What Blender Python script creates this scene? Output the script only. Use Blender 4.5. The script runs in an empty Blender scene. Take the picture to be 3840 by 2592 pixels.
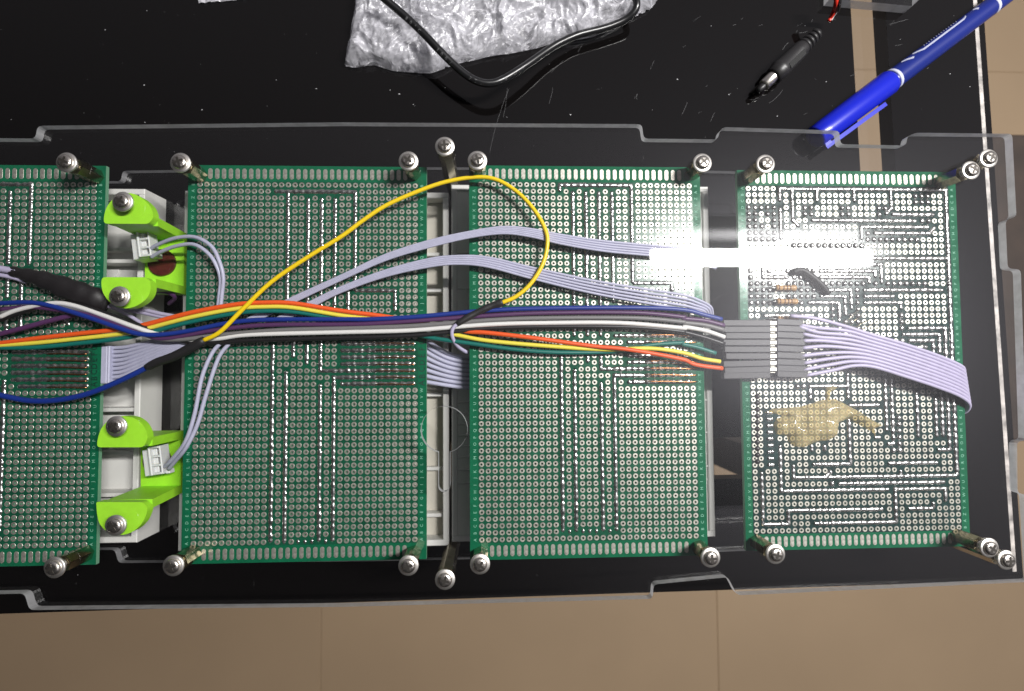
import bpy, math, random
from mathutils import Vector, Matrix, noise
from mathutils.geometry import tessellate_polygon
random.seed(7)
S = 0.001                      # geometry below is written in millimetres
scene = bpy.context.scene
C = scene.collection

# ------------------------------------------------------------------ camera
FPX = 1927.0
CAM = Vector((-5.4014, -1.2734, 230.2156))
ROT = (0.0402, -0.0391, -0.0062)
cd = bpy.data.cameras.new('camera'); cam = bpy.data.objects.new('camera', cd); C.objects.link(cam)
cd.sensor_width = 36.0; cd.lens = FPX / 3840 * 36.0
cd.clip_start = 0.005; cd.clip_end = 50
cam.location = CAM * S; cam.rotation_euler = ROT
scene.camera = cam
cd.dof.use_dof = True; cd.dof.focus_distance = 0.195; cd.dof.aperture_fstop = 13

# ------------------------------------------------------------------ world, lamps, exposure
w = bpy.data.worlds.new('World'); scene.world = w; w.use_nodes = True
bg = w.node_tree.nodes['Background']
# room light painted into the background: bright lobes haze the acrylic, one side darkened
wn, wl_ = w.node_tree.nodes, w.node_tree.links
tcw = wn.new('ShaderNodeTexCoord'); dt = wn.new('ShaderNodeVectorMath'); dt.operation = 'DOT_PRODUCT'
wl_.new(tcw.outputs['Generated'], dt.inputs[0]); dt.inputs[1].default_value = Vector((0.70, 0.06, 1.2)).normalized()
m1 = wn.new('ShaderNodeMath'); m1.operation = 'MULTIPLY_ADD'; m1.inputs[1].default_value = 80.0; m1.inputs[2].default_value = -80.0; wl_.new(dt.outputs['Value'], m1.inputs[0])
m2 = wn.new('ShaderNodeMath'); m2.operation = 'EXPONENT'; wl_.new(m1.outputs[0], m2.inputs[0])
side = wn.new('ShaderNodeVectorMath'); side.operation = 'DOT_PRODUCT'; wl_.new(tcw.outputs['Generated'], side.inputs[0]); side.inputs[1].default_value = (0.55, 0.83, 0)  # background darkened toward the side where an unseen person leans in
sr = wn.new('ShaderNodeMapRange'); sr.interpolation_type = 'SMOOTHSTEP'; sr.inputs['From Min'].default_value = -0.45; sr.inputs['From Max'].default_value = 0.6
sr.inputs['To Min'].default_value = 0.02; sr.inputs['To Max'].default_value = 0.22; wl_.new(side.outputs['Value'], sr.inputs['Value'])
m3 = wn.new('ShaderNodeMath'); m3.operation = 'MULTIPLY_ADD'; m3.inputs[1].default_value = 2.5; wl_.new(m2.outputs[0], m3.inputs[0])  # narrow added glow, aimed so its reflection veils the connectors
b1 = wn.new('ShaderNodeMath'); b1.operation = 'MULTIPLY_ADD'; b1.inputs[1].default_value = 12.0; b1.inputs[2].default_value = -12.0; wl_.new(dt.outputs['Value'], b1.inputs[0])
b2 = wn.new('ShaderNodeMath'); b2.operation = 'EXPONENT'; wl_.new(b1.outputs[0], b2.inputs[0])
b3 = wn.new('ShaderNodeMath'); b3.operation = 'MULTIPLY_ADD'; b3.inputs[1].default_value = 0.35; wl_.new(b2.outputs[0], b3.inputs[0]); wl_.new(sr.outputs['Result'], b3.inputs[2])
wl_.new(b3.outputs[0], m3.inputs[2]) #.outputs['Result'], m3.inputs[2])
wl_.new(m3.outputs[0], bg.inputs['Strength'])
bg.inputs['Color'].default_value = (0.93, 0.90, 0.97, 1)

def area(name, loc, sx, sy, power, col, ends=0.0, peak=None):
    """downward rectangular lamp; its strength fades at the ends and, with peak, across its width"""
    l = bpy.data.lights.new(name, 'AREA'); l.shape = 'RECTANGLE'; l.size = sx; l.size_y = sy
    l.energy = power; l.color = col; l.use_nodes = True
    nt = l.node_tree; N = nt.nodes; em = N['Emission']
    g = N.new('ShaderNodeNewGeometry'); sp = N.new('ShaderNodeSeparateXYZ'); nt.links.new(g.outputs['Parametric'], sp.inputs[0])
    def tri(sock, a, b):          # 0 at both borders -> 1 inside
        n1 = N.new('ShaderNodeMath'); n1.operation = 'SUBTRACT'; n1.inputs[1].default_value = 0.5; nt.links.new(sock, n1.inputs[0])
        n2 = N.new('ShaderNodeMath'); n2.operation = 'ABSOLUTE'; nt.links.new(n1.outputs[0], n2.inputs[0])
        n3 = N.new('ShaderNodeMapRange'); n3.interpolation_type = 'SMOOTHSTEP'; n3.inputs['From Min'].default_value = 0.5; n3.inputs['From Max'].default_value = a
        n3.inputs['To Min'].default_value = b; n3.inputs['To Max'].default_value = 1.0; nt.links.new(n2.outputs[0], n3.inputs['Value'])
        return n3.outputs[0]
    mu = N.new('ShaderNodeMath'); mu.operation = 'MULTIPLY'
    nt.links.new(tri(sp.outputs[0], 0.5 - ends, 0.0), mu.inputs[0]); nt.links.new(tri(sp.outputs[1], peak, 0.0), mu.inputs[1])
    nt.links.new(mu.outputs[0], em.inputs['Strength'])
    o = bpy.data.objects.new(name, l); C.objects.link(o); o.location = loc
    return o
# ceiling tube light whose image stands in the acrylic, and an added faint strip lamp for the glow band beside it
area('tube_light', (0.559, 0.2213, 0.90), 0.478, 0.037, 27, (1.0, 0.985, 0.96), ends=0.07, peak=0.36)
area('added_glow_strip', (0.59, 0.2700, 0.902), 0.52, 0.036, 0.45, (1.0, 0.98, 0.99), ends=0.35, peak=0.02)

scene.view_settings.view_transform = 'Standard'
scene.view_settings.look = 'None'
scene.view_settings.exposure = 0.0
scene.view_settings.gamma = 1.0
scene.cycles.max_bounces = 6
scene.cycles.diffuse_bounces = 3
scene.cycles.glossy_bounces = 4
scene.cycles.transparent_max_bounces = 16
scene.cycles.use_denoising = True
scene.cycles.caustics_reflective = False
scene.cycles.caustics_refractive = False
scene.cycles.sample_clamp_indirect = 6.0

# ------------------------------------------------------------------ pixel -> place
RM = Matrix.Rotation(ROT[2], 3, 'Z') @ Matrix.Rotation(ROT[1], 3, 'Y') @ Matrix.Rotation(ROT[0], 3, 'X')
def U(px, py, z):
    d = RM @ Vector(((px - 1920) / FPX, -(py - 1296) / FPX, -1.0))
    t = (z - CAM.z) / d.z
    return CAM + d * t
ORG = {1: (0, 0), 2: (1280, 0), 3: (2560, 0), 4: (0, 864), 5: (1280, 864), 6: (2560, 864), 7: (0, 1728), 8: (1280, 1728), 9: (2560, 1728)}
def pr(r, x, y):
    o = ORG[r]; return o[0] + x / 1.8156, o[1] + y / 1.8156
def UR(r, x, y, z):
    return U(*pr(r, x, y), z)

# ------------------------------------------------------------------ materials
MATS = {}
def mat(name, col, rough=0.5, metal=0.0, spec=0.5, vary=0.0, vscale=200, bump=0.0, bscale=400, coat=0.0, trans=0.0, alpha=1.0, sub=0.0, rvary=0.0):
    m = bpy.data.materials.new(name); m.use_nodes = True; nt = m.node_tree; N = nt.nodes; L = nt.links
    p = N['Principled BSDF']
    p.inputs['Base Color'].default_value = (*col, 1)
    p.inputs['Roughness'].default_value = rough
    p.inputs['Metallic'].default_value = metal
    p.inputs['Specular IOR Level'].default_value = spec
    p.inputs['Coat Weight'].default_value = coat
    p.inputs['Transmission Weight'].default_value = trans
    p.inputs['Alpha'].default_value = alpha
    if sub:
        p.inputs['Subsurface Weight'].default_value = sub
        p.inputs['Subsurface Radius'].default_value = (0.002, 0.0015, 0.001)
    if vary or bump or rvary:
        tc = N.new('ShaderNodeTexCoord')
    if vary or rvary:
        n = N.new('ShaderNodeTexNoise'); n.inputs['Scale'].default_value = vscale; n.inputs['Detail'].default_value = 6
        L.new(tc.outputs['Object'], n.inputs['Vector'])
    if vary:
        r = N.new('ShaderNodeMapRange'); r.inputs['From Min'].default_value = 0.3; r.inputs['From Max'].default_value = 0.7
        r.inputs['To Min'].default_value = 1 - vary; r.inputs['To Max'].default_value = 1 + vary
        L.new(n.outputs['Fac'], r.inputs['Value'])
        x = N.new('ShaderNodeVectorMath'); x.operation = 'SCALE'; x.inputs[0].default_value = col
        L.new(r.outputs['Result'], x.inputs['Scale']); L.new(x.outputs['Vector'], p.inputs['Base Color'])
    if rvary:
        r2 = N.new('ShaderNodeMapRange'); r2.inputs['From Min'].default_value = 0.3; r2.inputs['From Max'].default_value = 0.7
        r2.inputs['To Min'].default_value = max(0.02, rough - rvary); r2.inputs['To Max'].default_value = min(1, rough + rvary)
        L.new(n.outputs['Fac'], r2.inputs['Value']); L.new(r2.outputs['Result'], p.inputs['Roughness'])
    if bump:
        n2 = N.new('ShaderNodeTexNoise'); n2.inputs['Scale'].default_value = bscale; n2.inputs['Detail'].default_value = 4
        L.new(tc.outputs['Object'], n2.inputs['Vector'])
        b = N.new('ShaderNodeBump'); b.inputs['Strength'].default_value = bump; b.inputs['Distance'].default_value = 0.0004
        L.new(n2.outputs['Fac'], b.inputs['Height']); L.new(b.outputs['Normal'], p.inputs['Normal'])
    MATS[name] = m
    return m

def sheet_mat(name, tint, ior=1.49, rough=0.0, haze=0.0, hazecol=(0.6, 0.6, 0.65), scuff=0.0):
    """clear sheet: straight-through light plus Fresnel mirror on both faces"""
    m = bpy.data.materials.new(name); m.use_nodes = True; nt = m.node_tree; N = nt.nodes; L = nt.links
    for n in list(N):
        if n.type != 'OUTPUT_MATERIAL': N.remove(n)
    out = [n for n in N if n.type == 'OUTPUT_MATERIAL'][0]
    geo = N.new('ShaderNodeNewGeometry')
    mr = N.new('ShaderNodeMapRange'); mr.inputs['To Min'].default_value = ior; mr.inputs['To Max'].default_value = 1 / ior
    L.new(geo.outputs['Backfacing'], mr.inputs['Value'])
    fr = N.new('ShaderNodeFresnel'); L.new(mr.outputs['Result'], fr.inputs['IOR'])
    tr = N.new('ShaderNodeBsdfTransparent'); tr.inputs['Color'].default_value = (*tint, 1)
    gl = N.new('ShaderNodeBsdfGlossy'); gl.inputs['Roughness'].default_value = rough
    g2 = N.new('ShaderNodeBsdfGlossy'); g2.inputs['Roughness'].default_value = 0.24
    gm_ = N.new('ShaderNodeMixShader'); gm_.inputs['Fac'].default_value = scuff; L.new(gl.outputs[0], gm_.inputs[1]); L.new(g2.outputs[0], gm_.inputs[2])
    mx = N.new('ShaderNodeMixShader'); L.new(fr.outputs['Fac'], mx.inputs['Fac']); L.new(tr.outputs[0], mx.inputs[1]); L.new(gm_.outputs[0], mx.inputs[2])
    last = mx
    if haze:
        df = N.new('ShaderNodeBsdfDiffuse'); df.inputs['Color'].default_value = (*hazecol, 1)
        m2 = N.new('ShaderNodeMixShader'); m2.inputs['Fac'].default_value = haze
        L.new(mx.outputs[0], m2.inputs[1]); L.new(df.outputs[0], m2.inputs[2]); last = m2
    L.new(last.outputs[0], out.inputs['Surface'])
    MATS[name] = m
    return m

mat('fr4_flux', (0.012, 0.036, 0.032), 0.14, spec=0.25, vary=0.4, vscale=260, bump=0.02, bscale=500, rvary=0.05)
mat('fr4_green', (0.006, 0.115, 0.053), 0.14, spec=0.3, vary=0.16, vscale=160, bump=0.02, bscale=900, rvary=0.06)
mat('fr4_mid', (0.008, 0.080, 0.042), 0.2, spec=0.35, vary=0.25, vscale=160, bump=0.02, bscale=900, rvary=0.06)
mat('fr4_side', (0.16, 0.34, 0.22), 0.6)
mat('tinned', (0.47, 0.455, 0.40), 0.43, metal=0.7, vary=0.25, vscale=900, bump=0.1, bscale=1500, rvary=0.06)
mat('solder', (0.56, 0.555, 0.54), 0.24, metal=0.95, vary=0.2, vscale=700, bump=0.12, bscale=900, rvary=0.12)
mat('flux_dark', (0.10, 0.10, 0.095), 0.28, metal=0.55, vary=0.3, vscale=900, bump=0.7, bscale=1400)
mat('copper', (0.62, 0.28, 0.12), 0.3, metal=1.0, vary=0.2, vscale=800)
mat('silk', (0.22, 0.50, 0.36), 0.6)
mat('marker_ink', (0.001, 0.012, 0.011), 0.5)
mat('steel', (0.74, 0.69, 0.63), 0.26, metal=1.0, bump=0.25, bscale=1600, vary=0.15, vscale=900)
mat('washer_steel', (0.74, 0.71, 0.67), 0.42, metal=1.0, bump=0.1, bscale=1200)
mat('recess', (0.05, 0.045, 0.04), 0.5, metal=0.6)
mat('brass', (0.52, 0.46, 0.32), 0.22, metal=1.0, vary=0.2, vscale=300)
mat('white_plastic', (0.70, 0.69, 0.66), 0.5, vary=0.05, vscale=60)
mat('cream_plastic', (0.66, 0.62, 0.53), 0.5, vary=0.05, vscale=60)
mat('grey_inside', (0.74, 0.75, 0.70), 0.55, vary=0.08, vscale=60)
mat('lime', (0.36, 0.78, 0.035), 0.45, vary=0.05, vscale=300, bump=0.12, bscale=900, sub=0.1)
mat('brown_disc', (0.085, 0.018, 0.014), 0.22, vary=0.2, vscale=500)
mat('nylon', (0.66, 0.67, 0.66), 0.42, sub=0.2)
mat('lavender', (0.46, 0.42, 0.58), 0.45, vary=0.05, vscale=300)
mat('lavender_pale', (0.44, 0.44, 0.57), 0.42, vary=0.05, vscale=300)
mat('w_orange', (0.80, 0.10, 0.014), 0.45); mat('w_yellow', (0.78, 0.68, 0.07), 0.45); mat('w_green', (0.004, 0.14, 0.115), 0.42)
mat('w_blue', (0.008, 0.03, 0.23), 0.4); mat('w_purple', (0.085, 0.03, 0.10), 0.42); mat('w_grey', (0.17, 0.165, 0.165), 0.45)
mat('w_white', (0.72, 0.71, 0.69), 0.42); mat('w_black', (0.012, 0.011, 0.012), 0.4); mat('w_red', (0.62, 0.03, 0.015), 0.4)
mat('hookup_yellow', (0.85, 0.60, 0.008), 0.36)
mat('heat_shrink', (0.014, 0.013, 0.014), 0.5, bump=0.3, bscale=500)
mat('tape', (0.012, 0.010, 0.011), 0.5, bump=0.5, bscale=260)
mat('housing_black', (0.022, 0.021, 0.024), 0.5)
mat('cable_black', (0.010, 0.010, 0.011), 0.28)
mat('print_grey', (0.13, 0.13, 0.135), 0.5)
mat('plug_black', (0.016, 0.015, 0.016), 0.42, bump=0.1, bscale=900)
mat('plug_grip', (0.008, 0.008, 0.008), 0.7, bump=0.7, bscale=2600)
mat('nickel', (0.85, 0.80, 0.75), 0.3, metal=1.0)
mat('pen_cap', (0.004, 0.012, 0.42), 0.3, spec=0.5)
mat('pen_body', (0.006, 0.016, 0.16), 0.3, spec=0.5)
mat('pen_print', (0.50, 0.52, 0.66), 0.5)
mat('resistor', (0.42, 0.25, 0.10), 0.35); mat('band', (0.12, 0.05, 0.02), 0.4)
mat('dust', (0.42, 0.42, 0.43), 0.8); mat('scratch', (0.16, 0.16, 0.165), 0.6)
mat('grout', (0.31, 0.22, 0.135), 0.9)
mat('tile', (0.33, 0.235, 0.145), 0.5, vary=0.06, vscale=4, bump=0.02, bscale=60)
mat('stand_in_brown', (0.035, 0.022, 0.015), 0.55, vary=0.3, vscale=30)  # colour of the added dark box beyond the table
mat('under_table', (0.02, 0.018, 0.016), 0.7)
mat('acrylic_edge_base', (0.78, 0.78, 0.80), 0.4)
mat('glass_bevel', (0.36, 0.33, 0.31), 0.4, vary=0.6, vscale=220, bump=0.4, bscale=900)
# sawn acrylic edge: part frosted, part clear
m = bpy.data.materials.new('acrylic_edge'); m.use_nodes = True; MATS['acrylic_edge'] = m; nt = m.node_tree; N = nt.nodes; L = nt.links
for n in list(N):
    if n.type != 'OUTPUT_MATERIAL': N.remove(n)
out = [n for n in N if n.type == 'OUTPUT_MATERIAL'][0]
df = N.new('ShaderNodeBsdfDiffuse'); df.inputs['Color'].default_value = (0.75, 0.75, 0.77, 1)
tl_ = N.new('ShaderNodeBsdfTranslucent'); tl_.inputs['Color'].default_value = (0.8, 0.8, 0.82, 1)
gl = N.new('ShaderNodeBsdfGlossy'); gl.inputs['Roughness'].default_value = 0.3
tr = N.new('ShaderNodeBsdfTransparent')
a = N.new('ShaderNodeMixShader'); a.inputs['Fac'].default_value = 0.5; L.new(df.outputs[0], a.inputs[1]); L.new(tl_.outputs[0], a.inputs[2])
b = N.new('ShaderNodeMixShader'); b.inputs['Fac'].default_value = 0.12; L.new(a.outputs[0], b.inputs[1]); L.new(gl.outputs[0], b.inputs[2])
tc = N.new('ShaderNodeTexCoord'); n1 = N.new('ShaderNodeTexNoise'); n1.inputs['Scale'].default_value = 260; n1.inputs['Detail'].default_value = 5; L.new(tc.outputs['Object'], n1.inputs['Vector'])
r_ = N.new('ShaderNodeMapRange'); r_.inputs['From Min'].default_value = 0.3; r_.inputs['From Max'].default_value = 0.7; r_.inputs['To Min'].default_value = 0.10; r_.inputs['To Max'].default_value = 0.35
L.new(n1.outputs['Fac'], r_.inputs['Value'])
c = N.new('ShaderNodeMixShader'); L.new(r_.outputs[0], c.inputs['Fac']); L.new(b.outputs[0], c.inputs[1]); L.new(tr.outputs[0], c.inputs[2])
L.new(c.outputs[0], out.inputs['Surface'])
sheet_mat('acrylic', (0.985, 0.985, 0.985), scuff=0.02)
sheet_mat('acrylic_low', (0.97, 0.97, 0.97))

# black glass table with fine wear
m = mat('black_glass', (0.0035, 0.003, 0.003), 0.05, spec=0.5); nt = m.node_tree; N = nt.nodes; L = nt.links; p = N['Principled BSDF']
tc = N.new('ShaderNodeTexCoord'); n1 = N.new('ShaderNodeTexNoise'); n1.inputs['Scale'].default_value = 9; n1.inputs['Detail'].default_value = 5
L.new(tc.outputs['Object'], n1.inputs['Vector'])
r1 = N.new('ShaderNodeMapRange'); r1.inputs['From Min'].default_value = 0.35; r1.inputs['From Max'].default_value = 0.7; r1.inputs['To Min'].default_value = 0.02; r1.inputs['To Max'].default_value = 0.07
L.new(n1.outputs['Fac'], r1.inputs['Value']); L.new(r1.outputs['Result'], p.inputs['Roughness'])

# clear strip in the glass: wood grained board below
m = mat('strip_wood', (0.36, 0.29, 0.20), 0.25, spec=0.5); nt = m.node_tree; N = nt.nodes; L = nt.links; p = N['Principled BSDF']
tc = N.new('ShaderNodeTexCoord'); mp = N.new('ShaderNodeMapping'); mp.inputs['Scale'].default_value = (1, 0.05, 1)
L.new(tc.outputs['Object'], mp.inputs['Vector'])
n1 = N.new('ShaderNodeTexNoise'); n1.inputs['Scale'].default_value = 500; n1.inputs['Detail'].default_value = 6; L.new(mp.outputs[0], n1.inputs['Vector'])
cr = N.new('ShaderNodeValToRGB'); cr.color_ramp.elements[0].position = 0.3; cr.color_ramp.elements[0].color = (0.20, 0.15, 0.095, 1)
cr.color_ramp.elements[1].position = 0.65; cr.color_ramp.elements[1].color = (0.34, 0.27, 0.185, 1)
L.new(n1.outputs['Fac'], cr.inputs['Fac']); L.new(cr.outputs['Color'], p.inputs['Base Color'])

# crumpled plastic film
m = bpy.data.materials.new('film'); m.use_nodes = True; MATS['film'] = m; nt = m.node_tree; N = nt.nodes; L = nt.links
for n in list(N):
    if n.type != 'OUTPUT_MATERIAL': N.remove(n)
out = [n for n in N if n.type == 'OUTPUT_MATERIAL'][0]
tc = N.new('ShaderNodeTexCoord'); n1 = N.new('ShaderNodeTexNoise'); n1.inputs['Scale'].default_value = 90; n1.inputs['Detail'].default_value = 7; n1.inputs['Distortion'].default_value = 2.5
L.new(tc.outputs['Object'], n1.inputs['Vector'])
bp = N.new('ShaderNodeBump'); bp.inputs['Strength'].default_value = 0.9; bp.inputs['Distance'].default_value = 0.0016; L.new(n1.outputs['Fac'], bp.inputs['Height'])
df = N.new('ShaderNodeBsdfDiffuse'); df.inputs['Color'].default_value = (0.85, 0.84, 0.90, 1); L.new(bp.outputs[0], df.inputs['Normal'])
tl = N.new('ShaderNodeBsdfTranslucent'); tl.inputs['Color'].default_value = (0.5, 0.5, 0.55, 1)
gl = N.new('ShaderNodeBsdfGlossy'); gl.inputs['Roughness'].default_value = 0.22; L.new(bp.outputs[0], gl.inputs['Normal'])
tr = N.new('ShaderNodeBsdfTransparent')
a = N.new('ShaderNodeMixShader'); a.inputs['Fac'].default_value = 0.3; L.new(df.outputs[0], a.inputs[1]); L.new(tl.outputs[0], a.inputs[2])
b = N.new('ShaderNodeMixShader'); b.inputs['Fac'].default_value = 0.15; L.new(a.outputs[0], b.inputs[1]); L.new(gl.outputs[0], b.inputs[2])
n2 = N.new('ShaderNodeTexNoise'); n2.inputs['Scale'].default_value = 60; n2.inputs['Detail'].default_value = 4; L.new(tc.outputs['Object'], n2.inputs['Vector'])
r2 = N.new('ShaderNodeMapRange'); r2.inputs['From Min'].default_value = 0.35; r2.inputs['From Max'].default_value = 0.65; r2.inputs['To Min'].default_value = 0.25; r2.inputs['To Max'].default_value = 0.85
L.new(n2.outputs['Fac'], r2.inputs['Value'])
n3 = N.new('ShaderNodeTexNoise'); n3.inputs['Scale'].default_value = 95; n3.inputs['Detail'].default_value = 3; n3.inputs['Distortion'].default_value = 1.2; L.new(tc.outputs['Object'], n3.inputs['Vector'])
k1 = N.new('ShaderNodeMath'); k1.operation = 'SUBTRACT'; k1.inputs[1].default_value = 0.5; L.new(n3.outputs['Fac'], k1.inputs[0])
k2 = N.new('ShaderNodeMath'); k2.operation = 'ABSOLUTE'; L.new(k1.outputs[0], k2.inputs[0])
k3 = N.new('ShaderNodeMapRange'); k3.inputs['From Min'].default_value = 0.0; k3.inputs['From Max'].default_value = 0.05; k3.inputs['To Min'].default_value = 0.15; k3.inputs['To Max'].default_value = 1.0; L.new(k2.outputs[0], k3.inputs['Value'])
k4 = N.new('ShaderNodeMath'); k4.operation = 'MULTIPLY'; L.new(k3.outputs[0], k4.inputs[0]); L.new(r2.outputs[0], k4.inputs[1])
c = N.new('ShaderNodeMixShader'); L.new(k4.outputs[0], c.inputs['Fac']); L.new(b.outputs[0], c.inputs[1]); L.new(tr.outputs[0], c.inputs[2])
L.new(c.outputs[0], out.inputs['Surface'])

# hot melt glue
m = bpy.data.materials.new('glue'); m.use_nodes = True; MATS['glue'] = m; nt = m.node_tree; N = nt.nodes; L = nt.links
p = N['Principled BSDF']; p.inputs['Base Color'].default_value = (0.62, 0.52, 0.29, 1); p.inputs['Roughness'].default_value = 0.08
p.inputs['Subsurface Weight'].default_value = 0.5; p.inputs['Subsurface Radius'].default_value = (0.003, 0.002, 0.001)
out = [n for n in N if n.type == 'OUTPUT_MATERIAL'][0]
tr = N.new('ShaderNodeBsdfTransparent'); tr.inputs['Color'].default_value = (0.92, 0.84, 0.62, 1)
tc = N.new('ShaderNodeTexCoord'); n2 = N.new('ShaderNodeTexNoise'); n2.inputs['Scale'].default_value = 70; L.new(tc.outputs['Object'], n2.inputs['Vector'])
r2 = N.new('ShaderNodeMapRange'); r2.inputs['From Min'].default_value = 0.35; r2.inputs['From Max'].default_value = 0.7; r2.inputs['To Min'].default_value = 0.45; r2.inputs['To Max'].default_value = 0.8
L.new(n2.outputs['Fac'], r2.inputs['Value'])
mx = N.new('ShaderNodeMixShader'); L.new(r2.outputs[0], mx.inputs['Fac']); L.new(p.outputs[0], mx.inputs[1]); L.new(tr.outputs[0], mx.inputs[2]); L.new(mx.outputs[0], out.inputs['Surface'])

# ------------------------------------------------------------------ object helpers
WL = {}
def tag(o, label=None, cat=None, group=None, kind=None):
    if label: o['label'] = label
    if cat: o['category'] = cat
    if group: o['group'] = group
    if kind: o['kind'] = kind
    return o
def thing(name, loc, label, cat, group=None):
    o = bpy.data.objects.new(name, None); C.objects.link(o); o.empty_display_size = 0.002
    o.location = Vector(loc) * S; WL[o.name] = Vector(loc)
    return tag(o, label, cat, group)
def mesh_data(name, V, F, mats, smooth=False, fm=None):
    me = bpy.data.meshes.new(name)
    me.from_pydata([tuple(Vector(v) * S) for v in V], [], F)
    for mm in (mats if isinstance(mats, (list, tuple)) else [mats]): me.materials.append(MATS[mm])
    if fm: me.polygons.foreach_set('material_index', fm)
    if smooth: me.polygons.foreach_set('use_smooth', [True] * len(F))
    me.update()
    return me
def put(name, me, parent=None, loc=(0, 0, 0)):
    o = bpy.data.objects.new(name, me); C.objects.link(o)
    o.location = Vector(loc) * S
    if parent: o.parent = parent; WL[o.name] = WL[parent.name] + Vector(loc)
    else: WL[o.name] = Vector(loc)
    return o
def part(name, V, F, mats, parent=None, smooth=False, fm=None, org=None):
    """V in world mm; the object's origin is its parent's (or org)"""
    o0 = WL[parent.name] if parent else Vector(org or (0, 0, 0))
    me = mesh_data(name, [Vector(v) - o0 for v in V], F, mats, smooth, fm)
    return put(name, me, parent, (0, 0, 0) if parent else o0)

def box(x0, x1, y0, y1, z0, z1):
    V = [(x0, y0, z0), (x1, y0, z0), (x1, y1, z0), (x0, y1, z0), (x0, y0, z1), (x1, y0, z1), (x1, y1, z1), (x0, y1, z1)]
    return V, [(0, 3, 2, 1), (4, 5, 6, 7), (0, 1, 5, 4), (1, 2, 6, 5), (2, 3, 7, 6), (3, 0, 4, 7)]
def hexa(P8):
    return P8, [(0, 3, 2, 1), (4, 5, 6, 7), (0, 1, 5, 4), (1, 2, 6, 5), (2, 3, 7, 6), (3, 0, 4, 7)]
def join(*vf):
    V = []; F = []
    for v, f in vf:
        n = len(V); V += list(v); F += [tuple(i + n for i in q) for q in f]
    return V, F
def bevelbox(x0, x1, y0, y1, z0, z1, b=0.3):
    """box with its top edges chamfered"""
    V = [(x0, y0, z0), (x1, y0, z0), (x1, y1, z0), (x0, y1, z0), (x0, y0, z1 - b), (x1, y0, z1 - b), (x1, y1, z1 - b), (x0, y1, z1 - b),
         (x0 + b, y0 + b, z1), (x1 - b, y0 + b, z1), (x1 - b, y1 - b, z1), (x0 + b, y1 - b, z1)]
    F = [(0, 3, 2, 1), (8, 9, 10, 11)]
    for i in range(4):
        j = (i + 1) % 4
        F += [(i, j, 4 + j, 4 + i), (4 + i, 4 + j, 8 + j, 8 + i)]
    return V, F
def rotz(V, a, c):
    ca, sa = math.cos(a), math.sin(a); R = []
    for v in V:
        x, y = v[0] - c[0], v[1] - c[1]
        R.append((c[0] + x * ca - y * sa, c[1] + x * sa + y * ca, v[2]))
    return R
def catmull(P, sub=6):
    P = [Vector(p) for p in P]; Q = [P[0] * 2 - P[1]] + P + [P[-1] * 2 - P[-2]]; out = []
    for i in range(1, len(Q) - 2):
        a, b, c, d = Q[i - 1:i + 3]
        for k in range(sub):
            t = k / sub
            out.append(0.5 * ((2 * b) + (c - a) * t + (2 * a - 5 * b + 4 * c - d) * t * t + (3 * b - a - 3 * c + d) * t ** 3))
    out.append(P[-1])
    return out
def sweep(P, rad, n=10, flat=1.0, caps=True):
    """round tube along P; rad number or list"""
    P = [Vector(p) for p in P]; m_ = len(P); V = []; F = []
    up = Vector((0, 0, 1))
    for i, p in enumerate(P):
        t = (P[min(i + 1, m_ - 1)] - P[max(i - 1, 0)]).normalized()
        s = t.cross(up)
        if s.length < 1e-4: s = t.cross(Vector((0, 1, 0)))
        s.normalize(); u = s.cross(t)
        r = rad[i] if isinstance(rad, (list, tuple)) else rad
        for k in range(n):
            a = 2 * math.pi * k / n
            V.append(p + s * (r * math.cos(a)) + u * (r * flat * math.sin(a)))
    for i in range(m_ - 1):
        for k in range(n):
            k2 = (k + 1) % n
            F.append((i * n + k, (i + 1) * n + k, (i + 1) * n + k2, i * n + k2))
    if caps:
        F.append(tuple(range(n))); F.append(tuple(reversed(range((m_ - 1) * n, m_ * n))))
    return V, F
def wire(name, P, r, m_, parent, n=10, sub=6, flat=1.0):
    V, F = sweep(catmull(P, sub), r, n, flat)
    return part(name, V, F, m_, parent, True)
def lathe(A, B, prof, n=20):
    """profile [(t along A->B in mm, r)]"""
    A = Vector(A); B = Vector(B); t = (B - A).normalized(); s = t.cross(Vector((0, 0, 1))); s.normalize(); u = s.cross(t); V = []; F = []
    for d, r in prof:
        for k in range(n):
            a = 2 * math.pi * k / n
            V.append(A + t * d + s * (r * math.cos(a)) + u * (r * math.sin(a)))
    for i in range(len(prof) - 1):
        for k in range(n):
            k2 = (k + 1) % n
            F.append((i * n + k, (i + 1) * n + k, (i + 1) * n + k2, i * n + k2))
    F.append(tuple(range(n))); F.append(tuple(reversed(range((len(prof) - 1) * n, len(prof) * n))))
    return V, F
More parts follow.
